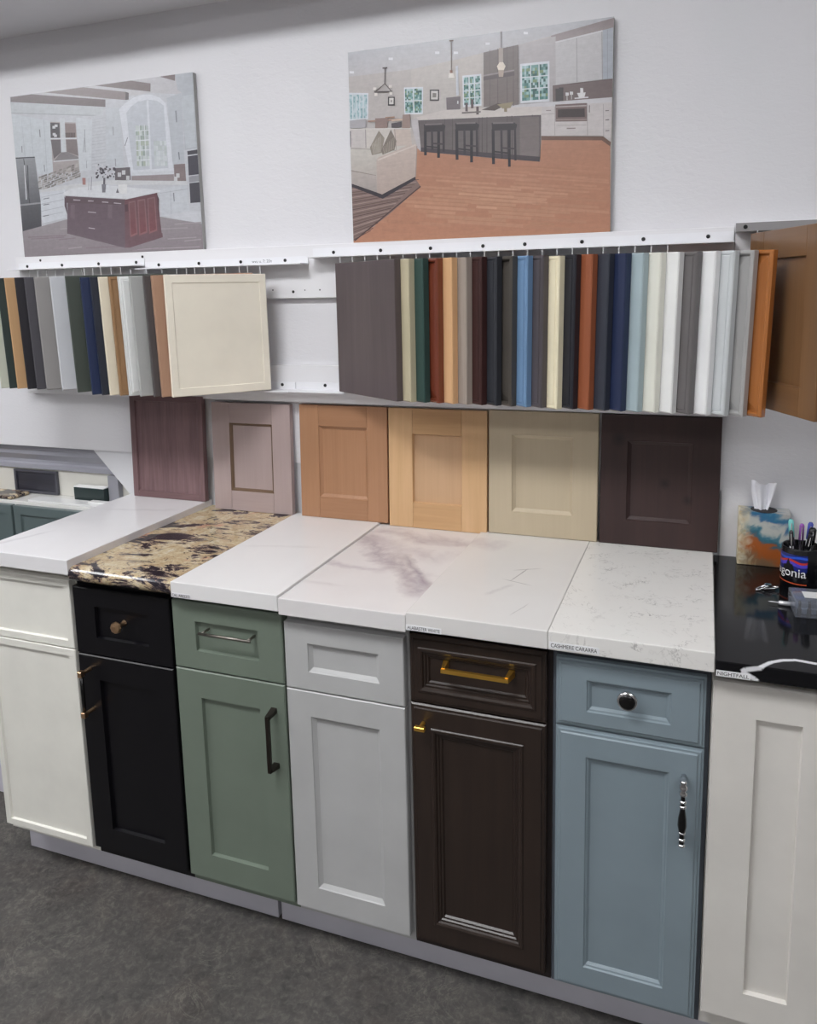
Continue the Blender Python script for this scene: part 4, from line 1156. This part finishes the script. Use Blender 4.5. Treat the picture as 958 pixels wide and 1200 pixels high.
# flat emblem: sky bands and mountain line, then the word below, bent round the mug
def emblem(name, polys, mat, rad, a0, parent):
    bm = NB()
    for pl_ in polys:
        n = 14
        # strips so the print bends with the glaze: pl_ = list of (x, zlow, zhigh)
        pr = [(bm.verts.new((x, 0, zl)), bm.verts.new((x, 0, zh))) for x, zl, zh in pl_]
        for (a, b_), (c, d) in zip(pr[:-1], pr[1:]): bm.faces.new((a, c, d, b_))
    wrap(bm.verts, rad, a0)
    return obj(name, bm, mat, parent)
A0 = -2.30
xs = [i * .0030 for i in range(35)]
em = emblem('emblem', [[(x, .040, .084) for x in xs]], simple('emblem_navy', (28, 40, 120), .3), MR + .0004, A0, t)
emblem('stripe', [[(x, .066 + .003 * math.sin(x * 120), .071 + .003 * math.sin(x * 120)) for x in xs]], simple('emblem_red', (196, 54, 44), .3), MR + .0007, A0, em)
emblem('stripe', [[(x, .058 + .002 * math.sin(x * 120), .066 + .003 * math.sin(x * 120)) for x in xs]], simple('emblem_violet', (84, 70, 200), .3), MR + .0007, A0, em)
emblem('stripe', [[(x, .074 + .002 * math.sin(x * 90), .079 + .002 * math.sin(x * 90)) for x in xs]], simple('emblem_blue', (48, 90, 214), .3), MR + .0007, A0, em)
peaks = [.046 + .004 * math.sin(i * 1.9) + max(0, .026 - .0045 * abs(i - 21)) + max(0, .012 - .005 * abs(i - 10)) for i in range(35)]
emblem('mountains', [[(x, .0395, p) for x, p in zip(xs, peaks)]], simple('emblem_black', (14, 14, 18), .3), MR + .0010, A0, em)
bmz = bmesh.new()
me = text_mesh('patagonia', .100, .0240)
bmz.from_mesh(me); bmesh.ops.triangulate(bmz, faces=bmz.faces); bmesh.ops.subdivide_edges(bmz, edges=[e for e in bmz.edges if e.calc_length() > .004], cuts=2)
for v in bmz.verts: v.co.z += .0285
wrap(bmz.verts, MR + .0014, A0)
obj('lettering', bmz, simple('emblem_white', (240, 240, 242), .3), t)
# red underline
emblem('underline', [[(x, .020 - .03 * x, .0225 - .03 * x) for x in xs]], simple('emblem_orange', (196, 84, 48), .3), MR + .0006, A0, t)
PENS = [
    ('silver mechanical pencil standing in the mug', (-.026, -.020), (-.003, -.002), .126, .0042, (170, 170, 174), (60, 60, 64)),
    ('pen with a turquoise cap standing in the mug', (-.020, .012), (-.006, .004), .142, .0055, (44, 40, 50), (130, 210, 206)),
    ('pen with a purple cap standing in the mug', (-.004, .018), (.004, .004), .132, .005, (34, 30, 40), (150, 90, 170)),
    ('black pen with a white clip standing in the mug', (-.006, -.020), (.020, -.004), .122, .005, (22, 22, 24), (30, 30, 34)),
    ('white pen with a blue cap standing in the mug', (.014, .012), (.006, .006), .138, .0055, (215, 215, 220), (70, 80, 170)),
    ('thick black marker standing in the mug', (.010, -.006), (.012, 0), .132, .0075, (26, 26, 28), (18, 18, 20)),
    ('white-tipped black pen leaning out of the mug', (.024, -.016), (.024, -.006), .118, .0050, (26, 26, 28), (230, 230, 232)),
]
for lab, (bx, by), (lx, ly), h, r_, c1, c2 in PENS:
    p = thing('pen', lab, 'pen', (MX + bx * .6, MY + by * .6, GZ + .0065), group='pens in the mug')
    top = Vector((bx * .25 + lx, by * .25 + ly, h))
    d = top.normalized()
    obj('barrel', tube([Vector((0, 0, .002)) + d * s for s in (0, .004, .02, h * .72)], [r_ * .3, r_ * .7, r_, r_], 12), simple('pen_%d_%d_%d' % c1, c1, .25), p, smooth=True)
    obj('cap', tube([Vector((0, 0, .002)) + d * s for s in (h * .721, h * .97, h)], [r_ * 1.12, r_ * 1.05, r_ * .6], 12), simple('pen_%d_%d_%d' % c2, c2, .25), p, smooth=True)
    side = Vector((0, -1, 0)); q = Vector((0, 0, .002)) + d * (h * .95) + side * (r_ * 1.2)
    bm = NB(); add_tube(bm, [q, q - d * (h * .28)], .0012, 6)
    obj('clip', bm, CHROME, p)

# cluster of bright metal clips
t = thing('metal_clip', 'small bright silver wire clip lying on the black counter', 'clip', (.1420, -.1900, GZ))
bm = NB()
def loop(c, r1, r2, ang, z0, tilt):
    pts = []
    for k in range(17):
        a = 2 * math.pi * k / 16
        x, y = r1 * math.cos(a), r2 * math.sin(a)
        xr = x * math.cos(ang) - y * math.sin(ang); yr = x * math.sin(ang) + y * math.cos(ang)
        pts.append((c[0] + xr, c[1] + yr, z0 + tilt * (x / r1 * .5 + .5)))
    add_tube(bm, pts, .0014, 6)
loop((-.008, -.004), .018, .005, .5, .0018, .010)
loop((.006, .000), .018, .005, .1, .0018, .006)
obj('wire', bm, CHROME, t, smooth=True)
bm = NB()
add_prism(bm, [(-.012, .0012), (.016, .0012), (.008, .013), (-.004, .013)], -.004, .004)
obj('spring', bm, CHROME, t)

# clear plastic bit case
t = thing('bit_case', 'clear plastic case of screwdriver bits on the black counter', 'case', (.1840, -.3350, GZ), (0, 0, R(4)))
CLEAR = glass_material('clear_plastic', (214, 220, 232), .06, 1.25)
obj('case_shell', box(0, .120, 0, .085, 0, .034, .003, 2), CLEAR, t)
for k in range(6):
    obj('bit', lathe([(.0042, 0), (.0042, .016), (.0026, .020), (.0026, .030), (.0008, .034)], 'z', (.010 + .018 * k, .012, -.0), 6), PEWTER, t, rot=(0, 0, 0), loc=(0, 0, .0010)).scale = (1, 1, .9)
obj('case_tray', box(.004, .116, .022, .080, .003, .016, .002), simple('case_tray_grey', (120, 126, 138), .4), t)
obj('case_label', box(.022, .080, .028, .062, .0342, .0346), simple('case_label_paper', (226, 226, 226), .6), t)
# precision driver
t = thing('precision_driver', 'slim silver pointed driver lying beside the clear case', 'tool', (.1385, -.2720, GZ + .0050), (0, 0, R(-3)))
obj('shaft', lathe([(.0004, 0), (.0014, .006), (.0016, .020)], 'x', (0, 0, 0), 12), simple('bright_steel', (222, 222, 226), .2, metal=.4), t, smooth=True)
obj('grip', lathe([(.0030, .020), (.0046, .022), (.0046, .043), (.0034, .045)], 'x', (0, 0, 0), 14), simple('bright_steel', (222, 222, 226), .2, metal=.4), t, smooth=True)
